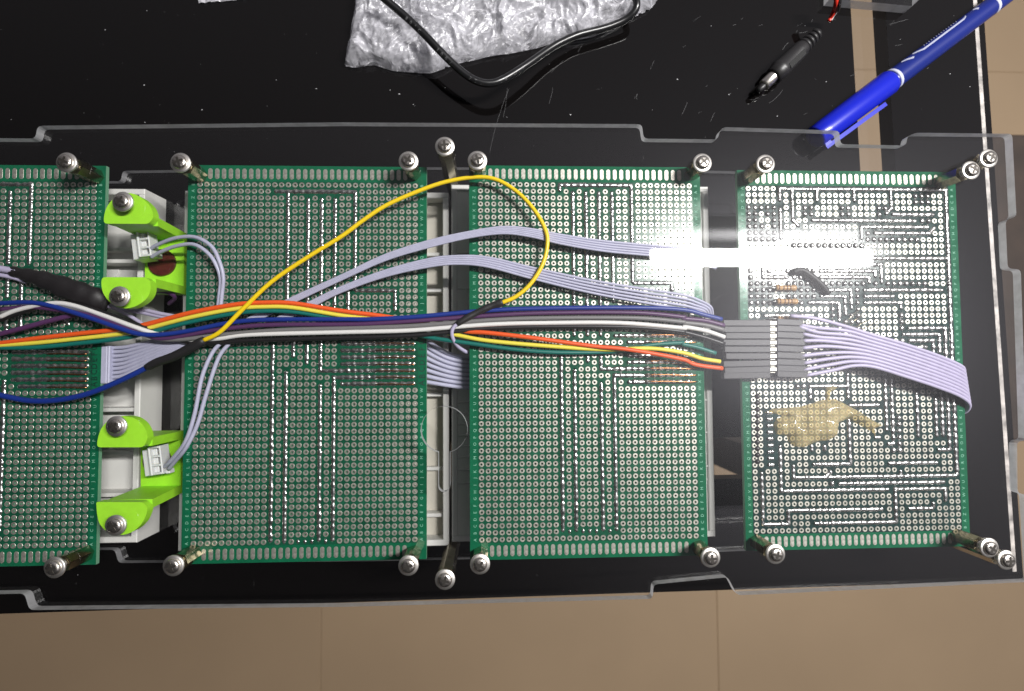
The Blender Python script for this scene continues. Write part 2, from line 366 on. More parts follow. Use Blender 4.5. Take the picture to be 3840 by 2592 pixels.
def prism(loops, z0, z1):
    """flat plate of outline loops[0] with holes loops[1:]; returns V,F and face material index (0 faces, 1 walls)"""
    flat = [p for l in loops for p in l]; n = len(flat)
    tri = tessellate_polygon([[Vector((p[0], p[1], 0)) for p in l] for l in loops])
    V = [(p[0], p[1], z0) for p in flat] + [(p[0], p[1], z1) for p in flat]; F = []; M = []
    def up(a, b, c):
        A, B, Cc = flat[a], flat[b], flat[c]
        return (B[0] - A[0]) * (Cc[1] - A[1]) - (B[1] - A[1]) * (Cc[0] - A[0]) > 0
    for a, b, c in tri:
        if not up(a, b, c): a, b, c = a, c, b
        F += [(a + n, b + n, c + n), (a, c, b)]; M += [0, 0]
    s = 0
    for li, l in enumerate(loops):
        k = len(l); ar = sum(l[i][0] * l[(i + 1) % k][1] - l[(i + 1) % k][0] * l[i][1] for i in range(k))
        ccw = ar > 0
        if li: ccw = not ccw
        for i in range(k):
            j = (i + 1) % k
            F.append((s + i, s + j, n + s + j, n + s + i) if ccw else (s + j, s + i, n + s + i, n + s + j)); M.append(1)
        s += k
    return V, F, M
def roundpoly(P, r, seg=4):
    out = []; n = len(P)
    for i in range(n):
        a, b, c = Vector(P[i - 1][:2]), Vector(P[i][:2]), Vector(P[(i + 1) % n][:2])
        rr = min(r, (a - b).length * 0.45, (c - b).length * 0.45)
        p0 = b + (a - b).normalized() * rr; p1 = b + (c - b).normalized() * rr
        for k in range(seg + 1):
            t = k / seg; out.append(tuple((1 - t) ** 2 * p0 + 2 * t * (1 - t) * b + t * t * p1))
    return out
GLY = {}
def glyph(ch):
    if ch not in GLY:
        cu = bpy.data.curves.new('glyph', 'FONT'); cu.body = ch; cu.size = 1.0; cu.resolution_u = 2
        ob = bpy.data.objects.new('glyph', cu); C.objects.link(ob)
        dg = bpy.context.evaluated_depsgraph_get(); me = ob.evaluated_get(dg).to_mesh()
        V = [(v.co.x, v.co.y) for v in me.vertices]; F = [tuple(q.vertices) for q in me.polygons]
        ob.evaluated_get(dg).to_mesh_clear(); bpy.data.objects.remove(ob); bpy.data.curves.remove(cu)
        if V:
            mx_, mn_ = max(v[0] for v in V), min(v[0] for v in V); cx = (mx_ + mn_) / 2
            V = [(v[0] - cx, v[1] - 0.35) for v in V]
        GLY[ch] = (V, F)
    return GLY[ch]

# ================================================================== SETTING: floor, table
ZF = -545.0
fx = U(1203, 2440, ZF).x; fx2 = U(2692, 2440, ZF).x; TS = fx2 - fx
fl = part('floor', *box(fx - 3 * TS, fx + 4 * TS, -1400, 1400, ZF - 12, ZF - 1), 'grout')
tag(fl, kind='structure')
tv, tf = bevelbox(-TS / 2 + 0.6, TS / 2 - 0.6, -TS / 2 + 0.6, TS / 2 - 0.6, -6, 0, 0.5)
tile_me = mesh_data('tile', tv, tf, 'tile')
ty0 = U(1900, 2592, ZF).y - 230
for i in range(-1, 3):
    for j in range(0, 3):
        put('tile', tile_me, fl, (fx + (i + 0.5) * TS, ty0 + (j + 0.5) * TS, ZF))

# table: black glass slab; edges from the photograph's edge lines
bl, br = U(-260, 2311, 0), U(3838, 2176, 0)
ed = (br - bl).normalized(); nd = Vector((-ed.y, ed.x, 0))
tr_ = U(3690, 60, 0); rd = (tr_ - br).normalized()
TL = bl - ed * 120
corners = [TL, br, br + rd * 420, TL + rd * 420]
tab = thing('glass_table', (0, 0, -8), 'black glass table top with clear strips, carrying the clear case and the pen', 'table')
s0, s1 = U(3192, -60, 0), U(3322, -60, 0); h0, h1 = U(2740, 1795, 0), U(2740, 1640, 0)
def tp(e, r_): return br - ed * e + rd * r_            # e mm in from the right edge, r_ mm up from the lower edge
e1 = (br - s1).dot(ed) / 1.0; e0 = (br - s0).dot(ed); r0_ = (h0 - br).dot(nd); r1_ = (h1 - br).dot(nd)
q = rd.dot(ed); e1 += 225 * q; e0 += 225 * q            # the strip runs parallel to the right edge
EL = (br - TL).length
def piece(name, ea, eb, ra_, rb_, m_, z=0.0):
    P4 = [tp(eb, ra_), tp(ea, ra_), tp(ea, rb_), tp(eb, rb_)]
    V, F, M = prism([[(p.x, p.y) for p in P4]], -8, z); return part(name, V, F, m_, tab, fm=M)
bk = ['black_glass', 'under_table']; clr = ['acrylic_low', 'under_table']
piece('black_panel', 0, e1, 0, 420, bk); piece('black_panel', e1, EL, 0, r0_, bk); piece('black_panel', e0, EL, r1_, 420, bk)
piece('clear_strip', e1 + 0.02, e0 - 0.02, r0_ + 0.02, 420, clr, -0.02); piece('clear_strip', e0 + 0.02, EL, r0_ + 0.02, r1_ - 0.02, clr, -0.02)
def strip(name, a, b, wd, m_, z=0.05):
    a = Vector((a.x, a.y, 0)); b = Vector((b.x, b.y, 0)); t = (b - a).normalized(); n_ = Vector((-t.y, t.x, 0)) * wd
    P8 = [a, b, b + n_, a + n_]
    return part(name, *hexa([(p.x, p.y, 0.004) for p in P8] + [(p.x, p.y, z) for p in P8]), m_, tab)
strip('edge_line', tp(3.0, 4), tp(3.0, 415), 1.9, 'glass_bevel')
for e_, r_ in ((6, 6), (6, 390), (EL - 34, 6), (EL - 34, 390)):
    P4 = [tp(e_ + 28, r_), tp(e_, r_), tp(e_, r_ + 28), tp(e_ + 28, r_ + 28)]
    V, F, M = prism([[(p.x, p.y) for p in P4]], ZF + 0.1, -8.02); part('leg', V, F, ['under_table', 'under_table'], tab, fm=M)
# added dark box standing in for the unclear darkness beyond the table's right edge
a, b = U(3560, 500, -300), U(4100, 1650, -300)
ch = thing('dark_stand_in', ((a.x + b.x) / 2, (a.y + b.y) / 2, ZF), 'dark brown wooden chest on the floor seen past the right edge of the table', 'chest')
part('body', *box(a.x + 3, b.x - 3, b.y + 3, a.y - 3, ZF + 0.1, -312), 'stand_in_brown', ch)
part('lid', *bevelbox(a.x, b.x, b.y, a.y, -312, -300, 2), 'stand_in_brown', ch)

# ================================================================== CLEAR SHEETS
ZT0, ZT1 = 42.0, 45.0
topx = [(-330, 526), (132, 520), (141, 472), (1280, 459), (2407, 466), (2414, 520), (2692, 523), (2700, 490), (2716, 477), (3147, 490), (3152, 541),
        (3399, 546), (3402, 512), (3434, 498), (3796, 502), (3812, 813), (3771, 826), (3779, 1007), (3828, 1011), (3850, 1652), (3814, 1656),
        (3816, 1850), (3852, 1856), (3872, 2182), (2764, 2233), (2742, 2188), (2728, 2165), (2451, 2192), (2448, 2246), (1280, 2276), (110, 2288), (92, 2226), (-330, 2232)]
outl = [tuple(U(x, y, ZT1)[:2]) for x, y in topx]
outl[0] = (-268, outl[1][1]); outl[-1] = (-268, outl[-2][1])
rp = roundpoly(outl, 1.6, 3)
kc = U(1665, 1612, ZT1); kr = 86 / 1927 * 186; kb = U(1668, 1846, ZT1).y; ks = 2.05
key = []
a0 = math.asin(ks / kr * 1.0)
for k in range(33):
    a = -math.pi / 2 + a0 + (2 * math.pi - 2 * a0) * k / 32
    key.append((kc.x + kr * math.cos(a), kc.y + kr * math.sin(a)))
for k in range(9):
    a = math.pi + math.pi * k / 8
    key.append((kc.x + ks * math.cos(a), kb + ks + ks * math.sin(a)))
bs = thing('acrylic_back_sheet', (0, 0, ZT0), 'clear acrylic back sheet with notched edges and keyhole cutout lying over the boards', 'acrylic sheet')
V, F, M = prism([rp, key], ZT0, ZT1)
part('clear_sheet', V, F, ['acrylic', 'acrylic_edge'], bs, fm=M)
fs = thing('acrylic_front_sheet', (0, 0, 0.06), 'clear acrylic front sheet with notched edges lying flat on the black table', 'acrylic sheet')
V, F, M = prism([rp], 0.08, 3.0)
part('clear_sheet', V, F, ['acrylic_low', 'acrylic_edge'], fs, fm=M)

# ================================================================== CIRCUIT BOARDS
BW, BH, BT, PITCH = 90.0, 149.4, 1.6, 2.54
BOARD = {1: (-196.80, 1.145, 31.55), 2: (-75.30, 1.19, 33.07), 3: (31.17, 1.21, 35.23), 4: (137.49, 1.47, 32.14)}
def gpos(c, r): return ((c - 16) * PITCH, (26.5 - r) * PITCH)
def substrate():
    V = []; F = []; M = []
    hr = 0.40; n = 8
    ang = [math.pi / 8 + 2 * math.pi * k / n for k in range(n)]
    sq = []
    h = PITCH / 2
    for a in ang:
        x, y = math.cos(a), math.sin(a); k = h / max(abs(x), abs(y)); sq.append((x * k, y * k))
    for r in range(54):
        for c in range(33):
            cx, cy = gpos(c, r); b = len(V)
            for z in (0, -BT):
                V += [(cx + x, cy + y, z) for x, y in sq]
                V += [(cx + hr * math.cos(a), cy + hr * math.sin(a), z) for a in ang]
            # corners of the cell
            V += [(cx + h, cy + h, 0), (cx - h, cy + h, 0), (cx - h, cy - h, 0), (cx + h, cy - h, 0)]
            V += [(cx + h, cy + h, -BT), (cx - h, cy + h, -BT), (cx - h, cy - h, -BT), (cx + h, cy - h, -BT)]
            for k in range(n):
                k2 = (k + 1) % n
                F.append((b + k, b + k2, b + 8 + k2, b + 8 + k)); M.append(2)
                F.append((b + 16 + k2, b + 16 + k, b + 24 + k, b + 24 + k2)); M.append(0)
                F.append((b + 8 + k, b + 8 + k2, b + 24 + k2, b + 24 + k)); M.append(1)
            for i, k in enumerate((0, 2, 4, 6)):
                F.append((b + k, b + 32 + i, b + k + 1)); M.append(2)
                F.append((b + 16 + k, b + 17 + k, b + 36 + i)); M.append(0)
    gx, gy = 33 * PITCH / 2, 27 * PITCH
    for x0, x1, y0, y1 in ((-BW / 2, -gx, -BH / 2, BH / 2), (gx, BW / 2, -BH / 2, BH / 2), (-gx, gx, gy, BH / 2), (-gx, gx, -BH / 2, -gy)):
        b = len(V); v, f = box(x0, x1, y0, y1, -BT, 0); V += v; F += [tuple(i + b for i in q) for q in f]; M += [0, 0, 1, 1, 1, 1]
    return V, F, M
SV, SF, SM = substrate()
sub_me = mesh_data('substrate', SV, SF, ['fr4_green', 'fr4_side', 'fr4_mid'], fm=SM)
sub4_me = mesh_data('substrate', SV, SF, ['fr4_green', 'fr4_side', 'fr4_flux'], fm=SM)
def ring(n=12, ro=1.03, ri=0.43, z=0.07):
    V = []; F = []
    for k in range(n):
        a = 2 * math.pi * k / n; c_, s_ = math.cos(a), math.sin(a)
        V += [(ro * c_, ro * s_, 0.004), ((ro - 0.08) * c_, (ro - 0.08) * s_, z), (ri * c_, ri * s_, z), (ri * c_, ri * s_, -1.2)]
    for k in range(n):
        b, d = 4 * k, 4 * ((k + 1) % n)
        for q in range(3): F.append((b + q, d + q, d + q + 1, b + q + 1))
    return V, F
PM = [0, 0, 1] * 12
PV, PF = ring()
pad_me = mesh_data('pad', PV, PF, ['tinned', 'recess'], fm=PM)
def slot():
    V = []; F = []; o = []
    for k in range(13): a = math.pi * k / 12; o.append((0.80 * math.cos(a), 1.3 + 0.80 * math.sin(a)))
    for k in range(13): a = math.pi + math.pi * k / 12; o.append((0.80 * math.cos(a), -1.3 + 0.80 * math.sin(a)))
    n = len(o)
    V = [(x, y, 0.004) for x, y in o] + [(x * 0.92, y * 0.97, 0.08) for x, y in o]
    F = [(i, (i + 1) % n, n + (i + 1) % n, n + i) for i in range(n)] + [tuple(range(n, 2 * n))]
    return V, F
slot_me = mesh_data('edge_contact', *slot(), 'tinned')

def zz(ox, oy, s): return lambda x, y: (ox + x / s, oy + y / s)
A_, B_, C_, D_ = zz(2740, 600, 4.614), zz(3180, 600, 4.614), zz(2740, 920, 4.614), zz(3180, 920, 4.614)
E_, F_, G_, H_ = zz(2740, 1240, 4.614), zz(3180, 1240, 4.614), zz(2740, 1560, 4.614), zz(3180, 1560, 4.614)
R = {k: zz(*ORG[k], 1.8156) for k in ORG}
def tl(f, *pts): return [f(x, y) for x, y in pts]
TR = {}
TR[4] = [tl(A_, (880, 690), (890, 480), (2307, 500)) + tl(B_, (700, 510), (1690, 530), (1700, 900), (1720, 1569)) + tl(D_, (1760, 700), (1780, 1569)) + tl(F_, (1800, 530)) + tl(H_, (1830, 0), (1860, 600), (1870, 1010)),
    tl(A_, (1085, 500), (1095, 800), (1120, 1040), (1230, 1120)), tl(A_, (1520, 500), (1530, 700)), tl(A_, (2130, 500), (2150, 690)), tl(B_, (110, 510), (125, 690)), tl(B_, (730, 520), (740, 860), (640, 960)),
    tl(A_, (800, 780), (810, 1380)), tl(A_, (1400, 1020), (2307, 1030)) + tl(B_, (1180, 1050)), tl(B_, (740, 945), (1440, 955)), tl(B_, (250, 1330), (250, 1170), (1390, 1170)), tl(B_, (440, 1265), (1390, 1280), (1490, 1190)),
    tl(D_, (340, 220), (1700, 235)), tl(D_, (0, 330), (590, 335), (610, 620)), tl(D_, (0, 440), (480, 445), (500, 600)), tl(D_, (0, 550), (310, 560), (380, 620)), tl(D_, (300, 765), (1600, 780)), tl(D_, (280, 880), (800, 880)), tl(D_, (310, 990), (860, 985), (950, 1060)),
    tl(C_, (1690, 760), (2130, 770), (2130, 1120)), tl(C_, (1580, 870), (2010, 880), (2030, 1220)), tl(C_, (1360, 980), (1920, 990), (1940, 1310)), tl(C_, (1480, 430), (2307, 440)), tl(C_, (1480, 545), (2307, 550)), tl(C_, (530, 370), (560, 510), (1040, 530)),
    tl(C_, (620, 1190), (1400, 1190)), tl(D_, (1000, 1420), (1640, 1430), (1690, 1500)) + tl(F_, (1700, 470)), tl(F_, (950, 60), (1500, 60), (1590, 100), (1600, 420)), tl(F_, (1090, 175), (1420, 170), (1480, 380)), tl(F_, (1130, 270), (1320, 270)),
    tl(F_, (670, 740), (680, 1569)) + tl(H_, (700, 250)), tl(F_, (770, 770), (785, 1569)) + tl(H_, (805, 490), (640, 490)), tl(F_, (1200, 1100), (1215, 1569)) + tl(H_, (1220, 380)), tl(F_, (1500, 1150), (1530, 1569)) + tl(H_, (1540, 370)),
    tl(F_, (1610, 1100), (1635, 1569)) + tl(H_, (1645, 360)), tl(F_, (1710, 1100), (1735, 1569)) + tl(H_, (1760, 580), (1490, 580)), tl(F_, (30, 1295), (590, 1295)), tl(H_, (580, 380), (480, 380)), tl(H_, (670, 825), (1540, 805)),
    tl(H_, (900, 910), (920, 1020)), tl(G_, (1870, 1185)) + tl(H_, (0, 1180), (1690, 1150)), tl(G_, (800, 480), (820, 1310), (2307, 1300)) + tl(H_, (730, 1280)), tl(H_, (830, 1569), (810, 1270), (1600, 1255), (1680, 1300), (1700, 1500)),
    tl(E_, (1340, 1170), (1340, 985), (1970, 950)), tl(E_, (1970, 760), (1980, 1200)), tl(G_, (1030, 860), (1050, 1080), (2307, 1070)) + tl(H_, (850, 1030), (1870, 1015)), tl(G_, (1690, 980), (1690, 1070)), tl(G_, (1990, 80), (1990, 850), (1430, 850)),
    tl(G_, (1350, 540), (1355, 640)), tl(G_, (1660, 520), (1660, 640)), tl(G_, (490, 980), (495, 1569)) + tl(R[9], (522, 450), (740, 445), (742, 345), (1380, 330)), tl(R[9], (890, 435), (1450, 415), (1450, 190)), tl(R[9], (1520, 325), (1715, 325)), tl(R[9], (1690, 270), (1700, 325))]
for k in range(9): TR[4].append(tl(G_, (590, -110 + k * 113), (720, -110 + k * 113)))
TR[2] = [tl(R[1], (1890, 1298), (2324, 1297)) + tl(R[2], (80, 1300)) + tl(R[5], (75, 0), (72, 420)), tl(R[1], (1985, 1300)) + tl(R[4], (1980, 0), (1980, 640)), tl(R[1], (2080, 1345)) + tl(R[4], (2075, 500)), tl(R[1], (2170, 1345)) + tl(R[4], (2165, 640)), tl(R[1], (2262, 1345)) + tl(R[4], (2258, 560)),
    tl(R[5], (72, 400), (220, 358), (355, 360), (358, 560)), tl(R[5], (28, 430), (28, 540)), tl(R[4], (1880, 775), (1880, 1569)) + tl(R[7], (1880, 555)), tl(R[4], (1975, 740), (1975, 870)), tl(R[4], (1970, 960), (1970, 1569)) + tl(R[7], (1970, 555)),
    tl(R[4], (2070, 760), (2070, 915)), tl(R[4], (2163, 740), (2163, 955), (2324, 957)) + tl(R[5], (500, 957)), tl(R[4], (2162, 1055), (2160, 1569)) + tl(R[7], (2160, 555)), tl(R[7], (2250, 555)) + tl(R[4], (2255, 1010)) + tl(R[5], (0, 1003), (500, 1000))]
for y in (770, 817, 866, 912, 1047): TR[2].append(tl(R[5], (10, y), (500, y)))
for x in (1930, 2025, 2065, 2110, 2205): TR[2].append(tl(R[7], (x, 556), (x + 1, 556)))
TR[3] = [tl(R[2], (1480, 1300), (1480, 1255), (1980, 1258)) + tl(R[5], (1985, 340)), tl(R[2], (1575, 1300)) + tl(R[5], (1578, 720)), tl(R[2], (1665, 1300)) + tl(R[5], (1672, 720)), tl(R[2], (1755, 1300)) + tl(R[5], (1762, 720)), tl(R[2], (1845, 1300)) + tl(R[5], (1850, 500)),
    tl(R[5], (1985, 340), (2260, 355), (2262, 440)), tl(R[5], (1495, 860), (1500, 1569)) + tl(R[8], (1508, 490)), tl(R[5], (1582, 945), (1590, 1569)) + tl(R[8], (1600, 490)), tl(R[5], (1770, 1030), (1775, 1569)) + tl(R[8], (1783, 490)), tl(R[8], (1875, 490)) + tl(R[5], (1862, 990), (2324, 988)) + tl(R[6], (90, 985)),
    tl(R[5], (1680, 850), (1680, 900)), tl(R[5], (1770, 850), (1772, 942), (2324, 938)) + tl(R[6], (90, 940)), tl(R[5], (1950, 1033)) + tl(R[6], (90, 1030)), tl(R[5], (1870, 712)) + tl(R[6], (90, 715)), tl(R[5], (1950, 895)) + tl(R[6], (90, 892)), tl(R[5], (1960, 762)) + tl(R[6], (90, 762)), tl(R[5], (1950, 850), (2260, 850))]
for x in (1555, 1645, 1690, 1735, 1830): TR[3].append(tl(R[8], (x, 488), (x + 1, 488)))
TR[1] = [tl(R[1], (-200, 1275), (210, 1272)) + tl(R[4], (200, 250)), tl(R[1], (62, 1320)) + tl(R[4], (58, 240)), tl(R[4], (48, 345), (45, 470)), tl(R[4], (140, 345), (132, 690)), tl(R[4], (40, 570), (40, 700)), tl(R[4], (15, 1035), (10, 1569)) + tl(R[7], (5, 500)), tl(R[4], (445, 590), (450, 640))]
for y in (842, 888, 935, 980, 1026, 1070): TR[1].append(tl(R[4], (100, y), (590, y)))
FILL = {1: [(90, 1335, 330, 1345)], 2: [], 3: [], 4: [(2805, 765, 2925, 905), (2810, 1000, 2900, 1150), (3007, 762, 3065, 817), (3147, 769, 3191, 817), (3280, 771, 3332, 817), (3418, 715, 3500, 771), (3230, 817, 3500, 888), (3250, 886, 3460, 905), (2948, 985, 3240, 1141),
    (3180, 962, 3310, 1085), (3284, 1054, 3470, 1085), (3238, 1093, 3364, 1137), (3368, 1141, 3386, 1260), (3371, 1225, 3565, 1359), (3310, 1390, 3353, 1580), (3330, 1560, 3378, 1690), (3500, 1457, 3580, 1645), (3108, 1796, 3548, 1840), (2960, 905, 3240, 960), (3120, 1150, 3240, 1245), (2985, 1440, 3160, 1460)]}
SHOW = {4: [tl(A_, (580, 905), (480, 1015), (690, 1015), (690, 1125), (900, 910), (1000, 910), (900, 1020), (1000, 1020)), tl(B_, (1565, 1070), (1565, 1180)), tl(C_, (405, 420), (405, 530), (735, 645), (845, 645), (1480, 1210))]}

def solder_run(nodes, z, seed):
    """bumpy half-round bead along grid nodes (local mm)"""
    P = []
    for i in range(len(nodes) - 1):
        a = Vector((*nodes[i], 0)); b = Vector((*nodes[i + 1], 0)); n = max(1, int((b - a).length / 0.42))
        for k in range(n): P.append(a.lerp(b, k / n))
    P.append(Vector((*nodes[-1], 0)))
    if len(P) < 3:
        P = [P[0] + Vector((-0.5, 0, 0)), P[0], P[0] + Vector((0.5, 0, 0))]
    V = []; F = []; n = 7; m_ = len(P)
    for i, p in enumerate(P):
        t = P[min(i + 1, m_ - 1)] - P[max(i - 1, 0)]
        t = t.normalized() if t.length > 1e-6 else Vector((1, 0, 0))
        s = Vector((-t.y, t.x, 0))
        gx = p.x / PITCH; gy = p.y / PITCH + 0.5
        near = math.hypot(gx - round(gx), gy - round(gy)) * PITCH
        bump = math.exp(-(near / 0.75) ** 2)
        wv = noise.noise(Vector((p.x * 0.9, p.y * 0.9, seed)))
        rw = 0.66 + 0.30 * bump + 0.26 * wv; rh = 0.40 + 0.16 * bump + 0.18 * wv
        if i in (0, m_ - 1): rw *= 0.55; rh *= 0.5
        for k in range(n):
            a = math.pi * k / (n - 1)
            jit = 0.08 * noise.noise(Vector((p.x * 2.1 + k, p.y * 2.1, seed + 3)))
            V.append(p + s * ((rw + jit) * math.cos(a) + 0.12 * wv) + Vector((0, 0, 0.01 + max(0.02, rh + jit) * math.sin(a))))
    for i in range(m_ - 1):
        for k in range(n - 1):
            F.append((i * n + k, i * n + k + 1, (i + 1) * n + k + 1, (i + 1) * n + k))
    return V, F
def blob(cx, cy, seed):
    V = []; F = []; n = 9
    for j, (rr, zz_) in enumerate(((1.12, 0.0), (0.95, 0.38), (0.5, 0.62))):
        for k in range(n):
            a = 2 * math.pi * k / n; q = 1 + 0.28 * noise.noise(Vector((cx + math.cos(a) * 1.3, cy + math.sin(a) * 1.3, seed + j)))
            V.append((cx + rr * q * math.cos(a), cy + rr * q * math.sin(a), 0.01 + zz_ * (0.7 + 0.5 * (q - 0.8))))
    V.append((cx + 0.2 * noise.noise(Vector((cx, cy, 5))), cy, 0.65 + 0.3 * noise.noise(Vector((cx, cy, 9)))))
    for j in range(2):
        for k in range(n):
            k2 = (k + 1) % n; F.append((j * n + k, j * n + k2, (j + 1) * n + k2, (j + 1) * n + k))
    for k in range(n): F.append((2 * n + k, 2 * n + (k + 1) % n, 3 * n))
    return V, F

BLAB = {1: 'green circuit board cut off by the left edge of the picture', 2: 'green circuit board between the lime brackets and the keyhole gap',
        3: 'green circuit board third from the left, just right of the keyhole gap', 4: 'green circuit board covered in dense solder runs with an amber glue blob'}
boards = {}
for bn, (bx, by, bz) in BOARD.items():
    th = thing('circuit_board', (bx, by, bz - BT), BLAB[bn], 'circuit board', 'green perforated circuit boards')
    boards[bn] = th; WL[th.name] = Vector((bx, by, bz - BT)); up = (0, 0, BT)
    put('substrate', sub4_me if bn == 4 else sub_me, th, up)
    def to_grid(px, py):
        p = U(px, py, bz); return (p.x - bx) / PITCH + 16, 26.5 - (p.y - by) / PITCH
    taken = set(); runs = []
    for tr in TR[bn]:
        g = []
        for px, py in tr:
            c_, r_ = to_grid(px, py); q = (min(32, max(0, round(c_))), min(53, max(0, round(r_))))
            if not g or g[-1] != q: g.append(q)
        # square up nearly straight legs
        h = [g[0]]
        for q in g[1:]:
            l_ = h[-1]
            if q[0] != l_[0] and q[1] != l_[1]:
                dc, dr = abs(q[0] - l_[0]), abs(q[1] - l_[1])
                if dc >= dr * 2: q = (q[0], l_[1])
                elif dr >= dc * 2: q = (l_[0], q[1])
            if q != l_: h.append(q)
        runs.append(h)
        for i in range(len(h)):
            taken.add(h[i])
            if i + 1 < len(h):
                (c0, r0), (c1, r1) = h[i], h[i + 1]; n = max(abs(c1 - c0), abs(r1 - r0))
                for k in range(n + 1): taken.add((round(c0 + (c1 - c0) * k / n), round(r0 + (r1 - r0) * k / n)))
    show = set()
    for l_ in SHOW.get(bn, []):
        for px, py in l_:
            c_, r_ = to_grid(px, py); show.add((round(c_), round(r_)))
    fills = set()
    for x0, y0, x1, y1 in FILL[bn]:
        for r_ in range(54):
            for c_ in range(33):
                if (c_, r_) in taken or (c_, r_) in show: continue
                gx, gy = gpos(c_, r_)
                g0 = to_grid(x0, y0); g1 = to_grid(x1, y1)
                if g0[0] <= c_ <= g1[0] and g0[1] <= r_ <= g1[1]: fills.add((c_, r_))
    pads = []
    for r_ in range(54):
        for c_ in range(33):
            if (c_, r_) in taken or (c_, r_) in fills: continue
            gx, gy = gpos(c_, r_)
            d = math.hypot(bx + gx - CAM.x, by + gy - CAM.y)
            if bn == 1 and bx + gx < -212: continue
            pads.append((d, gx, gy))
    pads.sort()
    for d, gx, gy in pads[:300]:
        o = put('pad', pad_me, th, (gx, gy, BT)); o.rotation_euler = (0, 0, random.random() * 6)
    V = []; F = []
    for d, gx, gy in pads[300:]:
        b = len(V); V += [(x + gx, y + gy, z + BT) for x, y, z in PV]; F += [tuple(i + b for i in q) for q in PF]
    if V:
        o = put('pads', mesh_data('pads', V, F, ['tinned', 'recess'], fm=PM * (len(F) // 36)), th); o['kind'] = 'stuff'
    for sgn in (1, -1):
        for k in range(30):
            x = gpos(1.5 + k, 0)[0]
            if bn == 1 and bx + x < -212: continue
            put('edge_contact', slot_me, th, (x, sgn * (BH / 2 - 3.25), BT))
    for i, h in enumerate(runs):
        v, f = solder_run([gpos(*q) for q in h], bz, bn * 50 + i * 1.7)
        me = mesh_data('solder_run', v, f, 'solder', True)
        put('solder_run', me, th, up)
    if fills:
        V = []; F = []
        for c_, r_ in fills:
            gx, gy = gpos(c_, r_); v, f = blob(gx, gy, c_ * 0.7 + r_); b = len(V); V += v; F += [tuple(i + b for i in q) for q in f]
        o = put('solder_joints', mesh_data('solder_joints', V, F, 'solder', True), th, up); o['kind'] = 'stuff'
    # row letters printed along both long edges
    V = []; F = []
    for r_ in range(54):
        ch = chr(65 + (r_ % 26)) if bn == 4 else chr(65 + ((1 - r_) % 26))
        gv, gf = glyph(ch)
        for sx in (-1, 1):
            if bn == 1 and sx < 0: continue
            if bn < 3 and sx > 0 and 23 <= r_ <= 30: continue
            cx, cy = sx * (16 * PITCH + 2.5), gpos(0, r_)[1]; b = len(V)
            V += [(cx - y * 1.6, cy + x * 1.6, 0.03) for x, y in gv]; F += [tuple(i + b for i in q) for q in gf]
    put('printed_letters', mesh_data('printed_letters', V, F, 'silk'), th, up)
# bare copper links and hand-written segment letters on the boards
for bn, ys, f_, xr in ((2, (770, 817, 866, 912, 957, 1000, 1047), R[5], (235, 500)), (3, (715, 762, 892, 940, 985, 1030), R[6], (-260, 95)), (1, (842, 888, 935, 980, 1026, 1070), R[4], (330, 600))):
    bx, by, bz = BOARD[bn]
    for y in ys:
        a, b = U(*f_(xr[0], y), bz), U(*f_(xr[1], y), bz)
        P = [a + Vector((0, 0, 0.7)), a.lerp(b, 0.4) + Vector((0, 0.15, 0.95)), a.lerp(b, 0.8) + Vector((0, -0.1, 0.85)), b + Vector((0, 0, 0.8))]
        wire('copper_link', P, 0.2, 'copper', boards[bn], n=6, sub=3)
for bn, f_, x_, y0, y1, sz in ((2, R[5], 548, 760, 1040, 3.4), (1, R[4], 640, 800, 1050, 3.2)):
    bx, by, bz = BOARD[bn]; V = []; F = []
    for i, ch in enumerate('GFEDCBA'):
        p = U(*f_(x_, y0 + (y1 - y0) * i / 6), bz); gv, gf = glyph(ch); b = len(V)
        V += [(p.x - y * sz + 0.1 * math.sin(i * 3), p.y + x * sz * 0.9, bz + 0.035) for x, y in gv]; F += [tuple(k + b for k in q) for q in gf]
    part('marker_letters', V, F, 'marker_ink', boards[bn])

# resistors soldered on the right board
bx, by, bz = BOARD[4]
for (xa, ya), (xb, yb) in (((765, 735), (1130, 742)), ((785, 972), (1155, 975)), ((800, 1275), (1170, 1290))):
    a, b = U(*C_(xa, ya), bz + 1.6), U(*C_(xb, yb), bz + 1.6); Ln = (b - a).length
    pf = [(0, 0.3), (0.15, 0.95), (0.6, 1.22), (1.5, 1.22), (1.9, 1.05), (Ln - 1.9, 1.05), (Ln - 1.5, 1.22), (Ln - 0.6, 1.22), (Ln - 0.15, 0.95), (Ln, 0.3)]
    o = part('resistor', *lathe(a, b, pf, 14), 'resistor', boards[4], True)
    for t, rr in ((1.0, 1.26), (2.9, 1.10), (4.3, 1.10), (5.6, 1.10)):
        part('color_band', *lathe(a, b, [(t, rr), (t + 0.45, rr)], 14), 'band', o, True)
    dv = (b - a).normalized()
    part('lead', *sweep([a - dv * 3.2 - Vector((0, 0, 1.3)), a - dv * 2.4, a, b, b + dv * 1.8, b + dv * 2.2 - Vector((0, 0, 1.3))], 0.28, 6), 'solder', o, True)
hb_ = []
for k in range(11):
    c_p = U(*G_(462, -340 + k * 113), bz); v, f = blob(c_p.x, c_p.y, k * 1.3); hb_.append(([(x, y, z * 1.3 + bz) for x, y, z in v], f))
for k, (v, f) in enumerate(hb_): part('black_pin', v, f, 'plug_black', boards[4], True)
